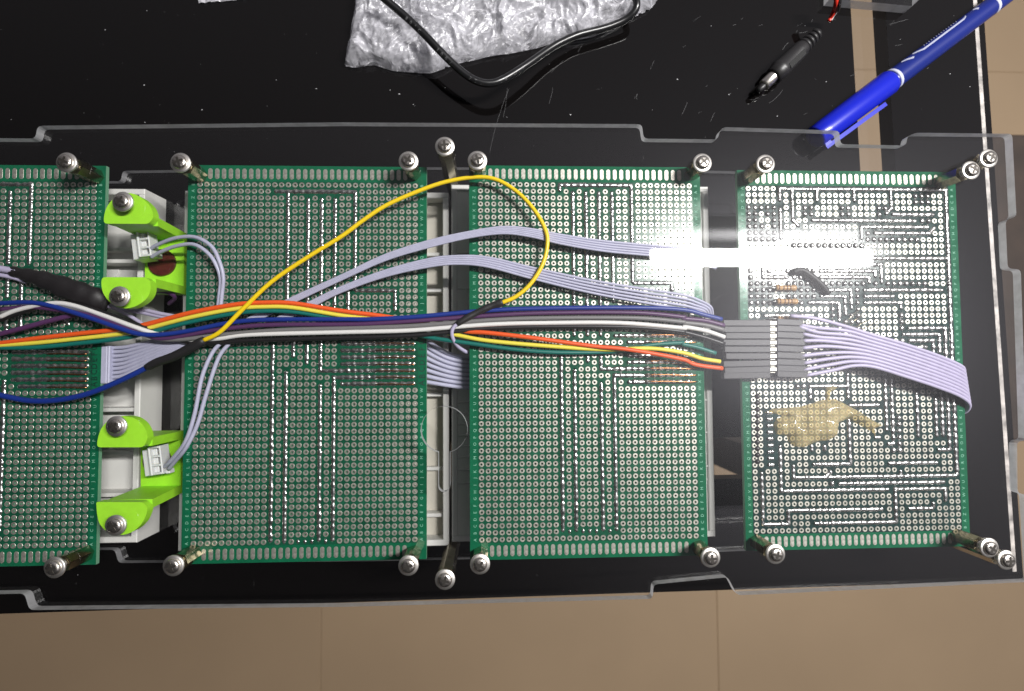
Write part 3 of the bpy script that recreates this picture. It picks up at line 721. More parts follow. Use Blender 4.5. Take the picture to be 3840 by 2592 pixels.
# dark sleeve lump and fine strands on the right board
P = [U(*C_(x, y), bz + z) for x, y, z in ((1080, 470, 1.2), (1220, 430, 1.8), (1400, 540, 2.0), (1560, 680, 1.8), (1690, 840, 1.2))]
wire('sleeve', P, 1.25, 'heat_shrink', boards[4], n=10)
for pts in (((1930, 1400, .8), (2080, 1240, 1.6), (2240, 1100, .9)), ((2030, 1430, .8), (2160, 1290, 1.6), (2270, 1230, .9)), ((2130, 1460, .8), (2240, 1370, 1.5), (2400, 1290, .9)), ((2240, 1480, .8), (2350, 1420, 1.4), (2480, 1350, .8))):
    wire('strand', [U(*C_(x, y), bz + z) for x, y, z in pts], 0.13, 'brass', boards[4], n=5, sub=4)

# ================================================================== DIGIT HOUSINGS (below the boards)
def housing(x0, x1, y0, y1, label, m_in, ribs, m_rim='white_plastic', zp=7.5):
    zb, zr, t = 3.06, 17.0, 2.4
    th = thing('digit_housing', ((x0 + x1) / 2, (y0 + y1) / 2, zb), label, 'plastic housing', 'white digit housings')
    part('wall', *bevelbox(x0, x1, y1 - t, y1, zb, zr, 0.3), m_rim, th); part('wall', *bevelbox(x0, x1, y0, y0 + t, zb, zr, 0.3), m_rim, th)
    part('wall', *bevelbox(x0, x0 + t, y0 + t, y1 - t, zb, zr - 0.02, 0.3), m_rim, th); part('wall', *bevelbox(x1 - t, x1, y0 + t, y1 - t, zb, zr - 0.02, 0.3), m_rim, th)
    part('inner_plate', *box(x0 + t, x1 - t, y0 + t, y1 - t, zb, zp), m_in, th)
    for ry, rz, rt in ribs:
        part('rib', *bevelbox(x0 + t, x1 - t, ry - rt / 2, ry + rt / 2, zp, rz, 0.2), m_rim, th)
    return th
y_t, y_b = U(1640, 722, 17).y, U(1640, 2048, 17).y
xa, xb = U(1682, 1300, 17).x, U(681, 1300, 17).x
rib2 = [(U(1640, y, 14).y, 13 + (i % 2) * 2, 1.5) for i, y in enumerate((952, 1090, 1240, 1480, 1760, 1930))]
housing(xb, xa, y_b, y_t, 'cream plastic digit housing under the board left of the keyhole gap', 'cream_plastic', rib2, zp=10)
xa3, xb3 = U(1693, 1300, 17).x, U(2668, 1300, 17).x
rib3 = [(U(1740, y, 10).y, 16.4 if i % 3 else 16.8, 0.8) for i, y in enumerate((960, 1090, 1180, 1505, 1545, 1585, 1625, 1665, 1705, 1750, 1800))]
housing(xa3, xb3, U(1740, 2032, 17).y, U(1740, 693, 17).y, 'white rimmed digit housing with grey inside, right of the keyhole gap', 'grey_inside', rib3, zp=16)
xr1 = U(529, 1300, 17).x
rib1 = [(U(450, y, 12).y, 12 + (i % 2) * 3, 1.6) for i, y in enumerate((935, 985, 1180, 1535, 1700, 1850))]
h1_ = housing(xr1 - 110, xr1, U(480, 2036, 17).y, U(480, 708, 17).y, 'white digit housing behind the two lime brackets', 'white_plastic', rib1)
p_ = U(410, 1012, 7.6); 
o = part('round_mark', *lathe((p_.x, p_.y, 7.5), (p_.x, p_.y + 0.001, 8.0), [(0, 4.2), (0.35, 4.2), (0.5, 4.0)], 24), 'white_plastic', h1_)
o.hide_render = False

# ================================================================== LIME BRACKETS
z3 = zz(340, 680, 2.905); z5 = zz(340, 1560, 2.615)
def bracket(f_, tabA, tabB, plate, disc, label, flatA, flatB, darkdisc=None):
    c_ = U(*f_(disc[0], disc[1]), 20)
    th = thing('lime_bracket', (c_.x, c_.y, 17), label, 'bracket', 'lime green printed brackets')
    polys = []
    for tb in (tabA, tabB):
        pl = [tuple(U(*f_(x, y), 41.9)[:2]) for x, y in tb]
        pl = roundpoly(pl, 1.4, 3)
        V, F, M = prism([pl], 38.6, 41.9); part('tab', V, F, ['lime', 'lime'], th, fm=M); polys.append(pl)
    pp = [tuple(U(*f_(x, y), 20)[:2]) for x, y in plate]
    V, F, M = prism([roundpoly(pp, 1.2, 3)], 17, 20); part('plate', V, F, ['lime', 'lime'], th, fm=M)
    # slanting legs from each tab's straight edge down to the plate's ends
    px0, px1 = min(p[0] for p in pp), max(p[0] for p in pp)
    for pl, sgn, yy in ((polys[0], 1, max(p[1] for p in pp)), (polys[1], -1, min(p[1] for p in pp))):
        tx0, tx1 = min(p[0] for p in pl), max(p[0] for p in pl)
        ye = min(p[1] for p in pl) if sgn > 0 else max(p[1] for p in pl)
        w_ = 3.2 * sgn; y2 = yy - w_
        lo = [(px0 + 1, y2, 17.02), (px1 - 0.2, y2, 17.02), (px1 - 0.2, yy, 17.02), (px0 + 1, yy, 17.02)]
        hi = [(tx0 + 1.5, ye + 0.05 * sgn, 38.7), (tx1 - 0.3, ye + 0.05 * sgn, 38.7), (tx1 - 0.3, ye + w_, 38.7), (tx0 + 1.5, ye + w_, 38.7)]
        if sgn < 0: lo = [lo[3], lo[2], lo[1], lo[0]]; hi = [hi[3], hi[2], hi[1], hi[0]]
        part('leg', *hexa(lo + hi), 'lime', th)
    part('round_disc', *lathe((c_.x, c_.y, 19.4), (c_.x, c_.y + 0.0001, 21.6), [(0, 5.3), (1.4, 5.3), (1.7, 5.0), (1.75, 0.1)], 28) if False else
         join(*[([(c_.x + r_ * math.cos(2 * math.pi * k / 28), c_.y + r_ * math.sin(2 * math.pi * k / 28), z_) for z_, r_ in ((19.5, 5.4), (20.9, 5.4), (21.2, 5.1)) for k in range(28)],
                 [(j * 28 + k, j * 28 + (k + 1) % 28, (j + 1) * 28 + (k + 1) % 28, (j + 1) * 28 + k) for j in range(2) for k in range(28)] + [tuple(range(56, 84))])]), 'brown_disc', th, False)
    return th
bracket(z3, [(140, 462), (146, 370), (168, 290), (215, 222), (275, 165), (350, 132), (430, 126), (510, 150), (590, 205), (650, 270), (678, 340), (683, 395), (632, 465)],
        [(120, 1045), (600, 1045), (652, 1090), (655, 1190), (620, 1270), (545, 1335), (450, 1380), (350, 1388), (260, 1360), (180, 1290), (130, 1210), (115, 1130)],
        [(590, 560), (1020, 575), (1012, 1228), (590, 1190)], (785, 890), 'upper lime green bracket with a brown disc showing under its white plug', 0, 0)
bracket(z5, [(62, 308), (66, 235), (95, 135), (150, 60), (230, 12), (330, 0), (430, 18), (510, 78), (552, 160), (560, 215), (520, 308)],
        [(55, 855), (60, 845), (515, 845), (558, 905), (550, 955), (510, 1050), (430, 1128), (340, 1166), (250, 1166), (140, 1125), (80, 1050), (60, 950)],
        [(490, 160), (880, 150), (882, 760), (490, 745)], (660, 440), 'lower lime green bracket whose disc is hidden by its tilted white plug', 0, 0)

# white plugs with twin lavender wires
def plug(f_, c, ang, z, label, wires):
    p = U(*f_(*c), z); th = thing('wire_plug', (p.x, p.y, z - 4), label, 'plug', 'white plugs on the lime brackets')
    def bx_(name, x0, x1, y0, y1, z0, z1, m_, par, b=0.25):
        v, f = bevelbox(p.x + x0, p.x + x1, p.y + y0, p.y + y1, z0, z1, b); return part(name, rotz(v, ang, p), f, m_, par)
    body = bx_('body', -3.9, 1.6, -5.2, 4.6, z - 4, z + 2.2, 'nylon', th)
    # collar of four walls leaving three open pockets
    bx_('collar', -0.6, 0.2, -5.0, 5.6, z + 2.2, z + 4.2, 'nylon', th); bx_('collar', 3.4, 4.1, -5.0, 5.6, z - 1, z + 4.1, 'nylon', th)
    for yy in (-5.0, -1.9, 1.4, 4.8): bx_('divider', 0.2, 3.4, yy, yy + 0.8, z - 1, z + 4.0, 'nylon', th)
    bx_('pocket_floor', 0.2, 3.4, -4.2, 4.8, z - 1.2, z + 1.0, 'grey_inside', th)
    bx_('latch', 3.6, 5.2, -5.4, -3.8, z - 1, z + 2.0, 'nylon', th)
    for w_ in wires: wire('wire', [U(px, py, zz_) for px, py, zz_ in w_], 0.72, 'lavender_pale', th)
    return th
def L4(pts): return [(*pr(4, x, y), z) for x, y, z in pts]
plug(z3, (600, 710), math.radians(8), 27, 'white plug over the upper lime bracket with twin lavender wires arching right',
     [L4([(1020, 130, 30), (1080, 95, 32), (1200, 52, 35), (1330, 47, 37), (1440, 110, 38), (1495, 215, 38), (1520, 320, 37.5), (1512, 430, 36.5), (1498, 560, 36)]),
      L4([(1030, 185, 30), (1090, 150, 32), (1200, 108, 35), (1320, 97, 37), (1420, 160, 38), (1478, 250, 37.5), (1502, 340, 36.5), (1494, 440, 36), (1480, 560, 35)])])
plug(z5, (655, 435), math.radians(8), 27, 'white plug over the lower lime bracket with twin lavender wires running up',
     [L4([(1120, 1610, 30), (1165, 1565, 33), (1262, 1440, 37), (1325, 1250, 38), (1375, 1000, 38), (1445, 835, 37.5), (1515, 755, 37), (1560, 690, 36)]),
      L4([(1150, 1625, 30), (1195, 1570, 33), (1268, 1478, 37), (1345, 1320, 37.5), (1400, 1130, 37.5), (1485, 875, 37), (1565, 765, 36.5), (1620, 690, 36)])])

# ================================================================== STANDOFFS AND SCREWS
def hexrod(c, z0, z1, r=3.05, rot=0.3):
    V = []; F = []
    for z in (z0, z1):
        for k in range(6):
            a = rot + k * math.pi / 3; V.append((c[0] + r * math.cos(a), c[1] + r * math.sin(a), z))
    F = [(k, (k + 1) % 6, 6 + (k + 1) % 6, 6 + k) for k in range(6)] + [tuple(range(6, 12)), (5, 4, 3, 2, 1, 0)]
    return V, F
def zcyl(c, prof, n=24):
    V = []; F = []
    for r_, z in prof:
        for k in range(n): V.append((c[0] + r_ * math.cos(2 * math.pi * k / n), c[1] + r_ * math.sin(2 * math.pi * k / n), z))
    for j in range(len(prof) - 1):
        for k in range(n): F.append((j * n + k, j * n + (k + 1) % n, (j + 1) * n + (k + 1) % n, (j + 1) * n + k))
    F.append(tuple(range((len(prof) - 1) * n, len(prof) * n)))
    return V, F
z0_ = 0.0
washer_me = mesh_data('washer', *join(zcyl((0, 0), [(3.55, 0), (3.55, 0.4), (3.42, 0.55), (2.2, 0.55)], 28)), 'washer_steel', True)
head_me = mesh_data('head', *zcyl((0, 0), [(2.5, 0.55), (2.55, 0.9), (2.45, 1.3), (2.15, 1.62), (1.7, 1.8), (1.1, 1.88), (0.3, 1.9)], 24), 'steel', True)
cv = []
for a in (0, math.pi / 2):
    v, f = box(-1.65, 1.65, -0.42, 0.42, 1.5, 1.94); cv.append((rotz(v, a, (0, 0)), f))
cross_me = mesh_data('cross_slot', *join(*cv), 'recess')
shank_me = mesh_data('shank', *zcyl((0, 0), [(1.45, -8), (1.45, 0.5)], 12), 'steel', True)
BN = {1: 'cut-off leftmost board', 2: 'board beside the brackets', 3: 'board right of the keyhole', 4: 'board with the glue'}
def screw(px, py, label, z=ZT1, rod=None, rlabel=None, washer=True):
    p = U(px, py, z + 1.4)
    t = thing('machine_screw', (p.x, p.y, z + 0.02), label, 'screw', 'steel screws on the acrylic sheet')
    if washer: put('washer', washer_me, t)
    hd = put('head', head_me, t); o = put('cross_slot', cross_me, hd); hd.rotation_euler = (0.0, 0.0, random.random() * 3)
    put('shank', shank_me, t, (0, 0, -0.2))
    if rod is not None:
        s_ = thing('brass_standoff', (p.x, p.y, rod), rlabel, 'standoff', 'brass hex standoffs under the sheet')
        rt = random.random()
        part('hex_body', *hexrod((p.x, p.y), rod + 0.02, ZT0 - 0.05, 3.0, rt), 'brass', s_)
        part('thread_collar', *zcyl((p.x, p.y), [(2.0, ZT0 - 0.9), (2.0, ZT0 - 0.02)], 16), 'brass', s_)
cn = ['upper left', 'upper right', 'lower left', 'lower right']
for bn, lst in {1: {1: (240, 605), 3: (195, 2133)}, 2: {0: (670, 606), 1: (1530, 600), 2: (643, 2126), 3: (1530, 2125)}, 3: {0: (1790, 598), 1: (2638, 607), 2: (1800, 2120), 3: (2669, 2095)},
                4: {0: (2876, 611), 1: (3650, 635), 2: (2914, 2082), 3: (3720, 2058)}}.items():
    for k, (px, py) in lst.items():
        screw(px, py, 'steel screw at the %s corner of the %s' % (cn[k], BN[bn]), rod=BOARD[bn][2], rlabel='brass standoff at the %s corner of the %s' % (cn[k], BN[bn]))
for px, py, s1_ in ((1667, 545, 'above the gap between the two middle boards'), (1668, 2178, 'below the gap between the two middle boards'), (3717, 590, 'nearest the upper right corner of the case'), (3785, 2104, 'nearest the lower right corner of the case')):
    screw(px, py, 'steel screw with washer %s' % s1_, rod=3.0, rlabel='long brass standoff %s' % s1_)
for px, py, s1_ in ((452, 753, 'top tab of the upper lime bracket'), (440, 1110, 'bottom tab of the upper lime bracket'), (428, 1600, 'top tab of the lower lime bracket'), (425, 1974, 'bottom tab of the lower lime bracket')):
    screw(px, py, 'steel screw over the %s' % s1_)

# ================================================================== CABLES
def rw(name, m_, pts, r, par, n=10):
    return wire(name, [UR(*q) for q in pts], r, m_, par, n)
p = UR(4, 1300, 560, 37)
ra = thing('ribbon_cable', p, 'three strand ribbon of orange, yellow and green wires with black connectors', 'ribbon cable')
rw('wire', 'w_orange', [(4, -60, 770, 36.5), (4, 0, 768, 36.5), (4, 250, 735, 37), (4, 560, 700, 37), (4, 830, 672, 37), (4, 1000, 638, 38), (4, 1300, 560, 39.5), (4, 1600, 505, 40), (4, 1800, 492, 40), (4, 2000, 497, 39.5), (4, 2324, 548, 38.3), (5, 270, 582, 37.2), (5, 500, 620, 36.8), (5, 730, 668, 37.2), (5, 870, 690, 38.3), (5, 1000, 698, 39.2), (5, 1300, 732, 40), (5, 1700, 787, 40.3), (5, 1900, 805, 40.6), (5, 2100, 835, 40.4), (5, 2324, 879, 39.6), (6, 60, 906, 39), (6, 130, 923, 38.6), (6, 270, 940, 37.8)], 0.82, ra)
rw('wire', 'w_yellow', [(4, -60, 785, 36.3), (4, 0, 783, 36.3), (4, 250, 766, 36.6), (4, 560, 735, 36.7), (4, 830, 704, 36.7), (4, 1000, 669, 37.6), (4, 1300, 592, 39.2), (4, 1600, 535, 39.6), (4, 1800, 521, 39.6), (4, 2000, 527, 39.2), (4, 2324, 580, 37.9), (5, 270, 612, 36.8), (5, 520, 655, 36.6), (5, 780, 712, 38), (5, 1000, 752, 39), (5, 1400, 788, 39.5), (5, 1800, 812, 39), (5, 2100, 804, 38.8), (5, 2324, 834, 38.8), (6, 130, 873, 38.4), (6, 255, 894, 37.8)], 0.80, ra)
rw('wire', 'w_green', [(4, -60, 802, 36), (4, 0, 800, 36), (4, 250, 797, 36.2), (4, 560, 767, 36.4), (4, 830, 736, 36.4), (4, 1000, 700, 37.2), (4, 1300, 624, 38.6), (4, 1600, 566, 39), (4, 1800, 550, 39), (4, 2000, 556, 38.4), (4, 2250, 595, 37.2), (5, 270, 655, 36.6), (5, 600, 729, 37.4), (5, 870, 769, 38.4), (5, 1200, 813, 38.8), (5, 1500, 832, 38.6), (5, 1850, 826, 37.6), (5, 2000, 803, 37.2), (5, 2130, 778, 37.2), (5, 2324, 766, 37.4), (6, 0, 776, 37.6), (6, 100, 797, 37.6), (6, 225, 838, 37.2)], 0.82, ra)
p = UR(4, 1700, 640, 38)
rb = thing('ribbon_cable', p, 'five strand ribbon of blue, purple, grey, white and black wires with black connectors', 'ribbon cable')
rw('wire', 'w_blue', [(4, -60, 500, 37.5), (4, 0, 497, 37.5), (4, 200, 492, 38.5), (4, 350, 515, 39), (4, 600, 592, 39.5), (4, 800, 662, 40.2), (4, 950, 706, 40.2), (4, 1100, 710, 39.6), (4, 1300, 682, 39.2), (4, 1550, 632, 39), (4, 1800, 609, 39), (4, 2324, 606, 39), (5, 200, 606, 39.2), (5, 500, 590, 39.4), (5, 1000, 546, 39.4), (5, 1400, 531, 39.3), (5, 2000, 527, 39.2), (5, 2324, 541, 39), (6, 150, 577, 38.6), (6, 265, 606, 37.8)], 0.88, rb)
rw('wire', 'w_purple', [(4, 0, 540, 36.6), (4, 200, 522, 37.2), (4, 380, 540, 38), (4, 600, 573, 38.6), (4, 800, 640, 39.2), (4, 1000, 716, 38.6), (4, 1150, 735, 38.4), (4, 1450, 682, 38.6), (4, 1800, 646, 38.8), (4, 2324, 641, 38.8), (5, 200, 636, 39), (5, 500, 617, 39), (5, 1000, 581, 39), (5, 1400, 563, 38.9), (5, 2000, 561, 38.8), (5, 2324, 590, 38.6), (6, 0, 600, 38.5), (6, 150, 615, 38.2), (6, 282, 648, 37.8)], 0.84, rb)
rw('wire', 'w_grey', [(4, 0, 566, 36.4), (4, 200, 522, 37), (4, 400, 515, 38), (4, 650, 568, 38.4), (4, 850, 645, 38.8), (4, 1050, 732, 38), (4, 1250, 742, 38.2), (4, 1500, 712, 38.4), (4, 1900, 680, 38.6), (4, 2324, 668, 38.6), (5, 200, 662, 38.8), (5, 500, 650, 38.8), (5, 1000, 612, 38.8), (5, 1400, 597, 38.7), (5, 2000, 597, 38.6), (5, 2324, 624, 38.4), (6, 0, 628, 38.3), (6, 150, 645, 38), (6, 285, 680, 37.8)], 0.84, rb)
rw('wire', 'w_white', [(4, 0, 592, 36.6), (4, 130, 540, 37.2), (4, 350, 497, 38.4), (4, 500, 512, 38.8), (4, 700, 578, 39.2), (4, 900, 652, 39.4), (4, 1060, 704, 38), (4, 1250, 745, 37.2), (4, 1480, 738, 38), (4, 1700, 711, 38.6), (4, 2324, 694, 38.8), (5, 200, 690, 39), (5, 500, 680, 39), (5, 1000, 642, 39), (5, 1400, 631, 39), (5, 1900, 631, 39), (5, 2324, 665, 38.6), (6, 0, 657, 38.6), (6, 150, 683, 38.2), (6, 285, 728, 37.8)], 0.86, rb)
rw('wire', 'w_black', [(4, 0, 612, 36), (4, 130, 565, 36.6), (4, 350, 500, 37.6), (4, 520, 508, 38.2), (4, 750, 578, 38.6), (4, 940, 646, 38.4), (4, 1080, 700, 37.2), (4, 1280, 760, 37), (4, 1480, 768, 37.2), (4, 1700, 750, 37.6), (4, 2324, 732, 37.8), (5, 200, 727, 38), (5, 500, 715, 38.2), (5, 740, 693, 38.4), (5, 1000, 667, 38.4), (5, 1500, 655, 38.4), (5, 2000, 660, 38.4), (5, 2324, 690, 38.2), (6, 0, 690, 38), (6, 150, 730, 37.8), (6, 285, 775, 37.6)], 0.86, rb)
# second black strand and loose purple on the left board
p = UR(4, 200, 650, 36)
lp = thing('loose_wire', p, 'single purple wire crossing the left board below the blue ribbon', 'wire')
rw('wire', 'w_purple', [(4, -60, 722, 35.5), (4, 0, 706, 35.6), (4, 120, 675, 35.8), (4, 250, 640, 36), (4, 400, 600, 36), (4, 520, 572, 35.6)], 0.95, lp)
# jumper connectors: black housings in a row with bright pins between
bz4 = BOARD[4][2]
rows = [632, 676, 719, 765, 811, 857, 903, 946]
pt = UR(6, 605, 790, 36)
ph = thing('pin_header', pt, 'row of bright header pins joining the black jumper connectors', 'pin header')
rp_ = thing('ribbon_cable', UR(6, 1280, 800, 37), 'wide flat lavender ribbon fanning from black connectors and folding over the right board edge', 'ribbon cable')
def dup_housing(x0, x1, y, par, z=36.6, sk=0.0):
    a = UR(6, x0, y + sk, z); b = UR(6, x1, y, z); hw = 1.2
    V, F = bevelbox(a.x, b.x, a.y - hw, a.y + hw, z - 1.25, z + 1.25, 0.2)
    ang = math.atan2(b.y - a.y, b.x - a.x)
    return part('connector_housing', rotz(V, ang, a), F, 'housing_black', par)
for i, y in enumerate(rows):
    dup_housing(268 + (i % 3) * 8, 588, y, rb if i < 5 else ra, sk=(8 if i > 5 else 0))
    a, b = UR(6, 586, y, 36.8), UR(6, 634, y, 36.8)
    o = part('pin', *bevelbox(a.x, b.x, a.y - 0.8, a.y + 0.8, 36.1, 37.7, 0.2), 'tinned', ph)
    a, b = UR(6, 594, y + 22, 36.5), UR(6, 628, y + 22, 36.5)
    part('spacer', *bevelbox(a.x, b.x, a.y - 0.15, a.y + 0.15, 35.8, 36.9, 0.05), 'tinned', ph)
    dup_housing(632, 812 + (i % 2) * 10 + max(0, i - 5) * 12, y, rp_, sk=-8)
dup_housing(270, 588, 985, ra, sk=6); dup_housing(632, 842, 985, rp_, sk=-8)
# wide lavender ribbon: top edge / bottom edge, ten strands
starts = [(730, 582), (800, 645), (790, 655), (815, 705), (818, 752), (812, 802), (806, 855), (818, 905), (818, 950), (838, 988)]
n_s = len(starts)
for i, (sx, sy) in enumerate(starts):
    t = i / (n_s - 1)
    def lerp(a, b): return a + (b - a) * t
    x1_, y1_ = lerp(900, 1010), lerp(600, 955)
    if 0 < i < 5: y1_ = lerp(612, 900) + 20
    pts = [(6, sx, sy, 37.2), (6, x1_, y1_ if i not in (4, 5) else y1_ - 8, 38), (6, lerp(1110, 1160), lerp(655, 922), 38.8), (6, lerp(1290, 1300), lerp(712, 930), 39.6), (6, lerp(1500, 1500), lerp(773, 990), 40.2),
           (6, lerp(1740, 1720), lerp(855, 1062), 39.8), (6, lerp(1880, 1880), lerp(915, 1125), 37.6), (6, lerp(1915, 1950), lerp(950, 1180), 34.5), (6, lerp(1905, 1935), lerp(985, 1228), 31.4), (6, lerp(1870, 1880), lerp(1010, 1245), 29.4), (6, lerp(1780, 1790), lerp(1010, 1245), 28.6)]
    rw('wire', 'lavender', pts, 0.72, rp_, 8)
# the two five-strand lavender ribbons
def flat_ribbon(label, top, bot, zs, n, r, m_='lavender_pale'):
    p = UR(*top[len(top) // 2], zs[len(zs) // 2]); th = thing('ribbon_cable', p, label, 'ribbon cable')
    for i in range(n):
        t = i / (n - 1)
        rw('wire', m_, [(a[0], a[1] + (b[1] - a[1]) * t, a[2] + (b[2] - a[2]) * t, z - 0.5 * t * (1 if abs(a[2] - b[2]) < 60 else 0)) for a, b, z in zip(top, bot, zs)], r, th, 8)
    return th
flat_ribbon('upper five strand lavender ribbon passing under the lamp glare', [(4, 1650, 620), (4, 1950, 478), (4, 2324, 308), (5, 300, 168), (5, 600, 72), (5, 870, 12), (5, 1100, -22), (5, 1290, -8), (5, 1500, 32), (5, 1800, 75), (5, 2150, 108), (5, 2400, 140), (5, 2560, 200)],
            [(4, 1680, 650), (4, 1970, 502), (4, 2324, 335), (5, 300, 202), (5, 600, 112), (5, 870, 48), (5, 1100, 20), (5, 1290, 42), (5, 1500, 92), (5, 1800, 142), (5, 2150, 175), (5, 2400, 205), (5, 2550, 260)],
            [35.6, 37, 38.5, 39.5, 40.3, 40.6, 40.6, 40.4, 39.8, 39, 38, 36.8, 34], 5, 0.5)
flat_ribbon('lower five strand lavender ribbon sloping down to the black connectors', [(4, 1800, 640), (4, 2100, 495), (5, 0, 388), (5, 300, 275), (5, 600, 196), (5, 800, 176), (5, 1000, 186), (5, 1300, 255), (5, 1700, 340), (5, 2050, 398), (5, 2324, 440), (6, 110, 475), (6, 190, 520), (6, 205, 575)],
            [(4, 1830, 670), (4, 2120, 520), (5, 0, 418), (5, 300, 312), (5, 600, 246), (5, 800, 228), (5, 1000, 248), (5, 1300, 328), (5, 1700, 425), (5, 2050, 490), (5, 2324, 535), (6, 60, 545), (6, 130, 560), (6, 150, 590)],
            [35.4, 36.4, 37.4, 38.6, 39.4, 39.8, 39.8, 39.4, 38.8, 38.4, 38.2, 37.6, 35.8, 33.5], 5, 0.52)
flat_ribbon('lavender ribbon crossing the gap between the middle boards under the rainbow wires', [(5, 520, 690), (5, 580, 745), (5, 640, 790), (5, 720, 835), (5, 800, 858), (5, 880, 868), (5, 960, 872)],
            [(5, 520, 1025), (5, 580, 1032), (5, 640, 1042), (5, 720, 1055), (5, 800, 1066), (5, 880, 1072), (5, 960, 1074)], [28, 28.2, 28, 27.5, 27, 26.5, 26], 8, 0.82)
th = flat_ribbon('lavender ribbon fanning out of a white connector beside the lime brackets', [(4, 765, 800), (4, 850, 795), (4, 950, 775), (4, 1080, 745), (4, 1250, 715), (4, 1420, 690)],
            [(4, 765, 1030), (4, 830, 1018), (4, 930, 970), (4, 1080, 890), (4, 1250, 800), (4, 1420, 735)], [30, 30.5, 31.5, 33, 34.5, 35.5], 9, 0.74)
a, b = UR(4, 688, 1045, 30), UR(4, 752, 785, 30)
part('connector', *bevelbox(a.x, b.x, a.y, b.y, 20, 31.5, 0.4), 'lavender_pale', th)
a, b = UR(4, 754, 1042, 30), UR(4, 776, 788, 30)
part('connector_rim', *bevelbox(a.x, b.x, a.y, b.y, 22, 32.2, 0.3), 'lavender_pale', th)
# yellow hook-up wire with heat shrink at both ends
p = UR(4, 1385, 750, 40)
hy = thing('hookup_wire', p, 'thin yellow wire arching across the boards with black heat shrink ends', 'wire')
rw('wire', 'hookup_yellow', [(4, 1385, 750, 40.4), (4, 1500, 690, 41), (4, 1650, 540, 41.1), (4, 1850, 350, 40.8), (4, 2100, 180, 40.6), (4, 2324, 42, 40.4), (2, 150, 1500, 40.4), (2, 300, 1402, 40.4), (2, 500, 1312, 40.4), (2, 700, 1242, 40.4), (2, 900, 1208, 40.4), (2, 1050, 1222, 40.4), (2, 1200, 1310, 40.6), (2, 1320, 1440, 40.8), (5, 1390, 0, 41), (5, 1402, 100, 41.1), (5, 1370, 232, 41.1), (5, 1290, 362, 41.1), (5, 1190, 450, 41), (5, 1090, 494, 40.9)], 0.80, hy)
V, F = sweep(catmull([UR(5, 1098, 490, 40.7), UR(5, 1040, 508, 40.6), UR(5, 960, 542, 40.4), UR(5, 870, 588, 40.3), UR(5, 785, 640, 40.4)], 5), [1.5, 1.55, 1.5, 1.45, 1.3, 1.25, 1.2, 1.25, 1.3, 1.35, 1.3, 1.2, 1.15, 1.2, 1.25, 1.3, 1.3, 1.25, 1.2, 1.1, 0.95], 10, 0.9)
part('heat_shrink', V, F, 'heat_shrink', hy, True)
rw('lavender_tail', 'lavender', [(5, 800, 632, 40.4), (5, 765, 660, 40.4), (5, 752, 700, 40), (5, 765, 750, 38.5), (5, 800, 795, 36), (5, 862, 836, 32.5)], 0.72, hy)
V, F = sweep(catmull([UR(4, 1392, 746, 40.2), UR(4, 1300, 800, 39.6), UR(4, 1180, 860, 39), (UR(4, 1080, 895, 38.5)), UR(4, 995, 935, 38)], 5), [1.35, 1.6, 1.75, 1.75, 1.8, 1.8, 1.85, 1.8, 1.75, 1.75, 1.7, 1.7, 1.65, 1.6, 1.6, 1.6, 1.6, 1.55, 1.5, 1.4, 1.2], 10, 0.9)
part('heat_shrink', V, F, 'heat_shrink', hy, True)
rw('blue_tail', 'w_blue', [(4, 1010, 925, 38), (4, 985, 942, 38), (4, 800, 1032, 37.8), (4, 600, 1112, 37.4), (4, 400, 1155, 37), (4, 200, 1160, 36.6), (4, 0, 1122, 36.4), (4, -80, 1100, 36.4)], 1.02, hy)
# black taped bundle on the left board
tb = thing('taped_bundle', UR(4, 350, 370, 36), 'lavender wires wrapped in black tape on the cut-off left board', 'cable')
cl = catmull([UR(4, 70, 275, 35.5), UR(4, 180, 305, 36), UR(4, 320, 345, 36.5), UR(4, 480, 405, 36.5), UR(4, 620, 455, 36), UR(4, 740, 500, 34)], 6)
rr = [1.6 + 2.5 * min(1, i / 18) + 0.25 * math.sin(i * 1.3) for i in range(len(cl))]
V, F = sweep(cl, rr, 14, 0.6); part('tape_wrap', V, F, 'tape', tb, True)
rw('wire', 'lavender', [(4, -80, 258, 35.5), (4, 0, 262, 35.5), (4, 120, 282, 35.6)], 1.25, tb)
rw('wire', 'lavender', [(4, -80, 300, 34.5), (4, 0, 305, 34.5), (4, 90, 322, 34.6), (4, 180, 350, 34.8)], 0.8, tb)
rw('wire', 'lavender', [(4, 640, 505, 34), (4, 740, 518, 33), (4, 830, 552, 32), (4, 960, 630, 32), (4, 1040, 690, 33)], 0.7, tb)
rw('wire', 'lavender', [(4, 690, 470, 33), (4, 850, 520, 31.5), (4, 960, 535, 32), (4, 1080, 565, 33), (4, 1220, 590, 34)], 0.75, tb)
rw('wire', 'lavender', [(4, 700, 490, 32.5), (4, 850, 540, 31), (4, 960, 558, 31.5), (4, 1080, 585, 32.5), (4, 1220, 605, 33.5)], 0.75, tb)
rw('wire', 'w_purple', [(4, 960, 430, 25), (4, 1060, 412, 26), (4, 1150, 425, 25), (4, 1190, 460, 22), (4, 1150, 500, 18)], 0.8, tb)

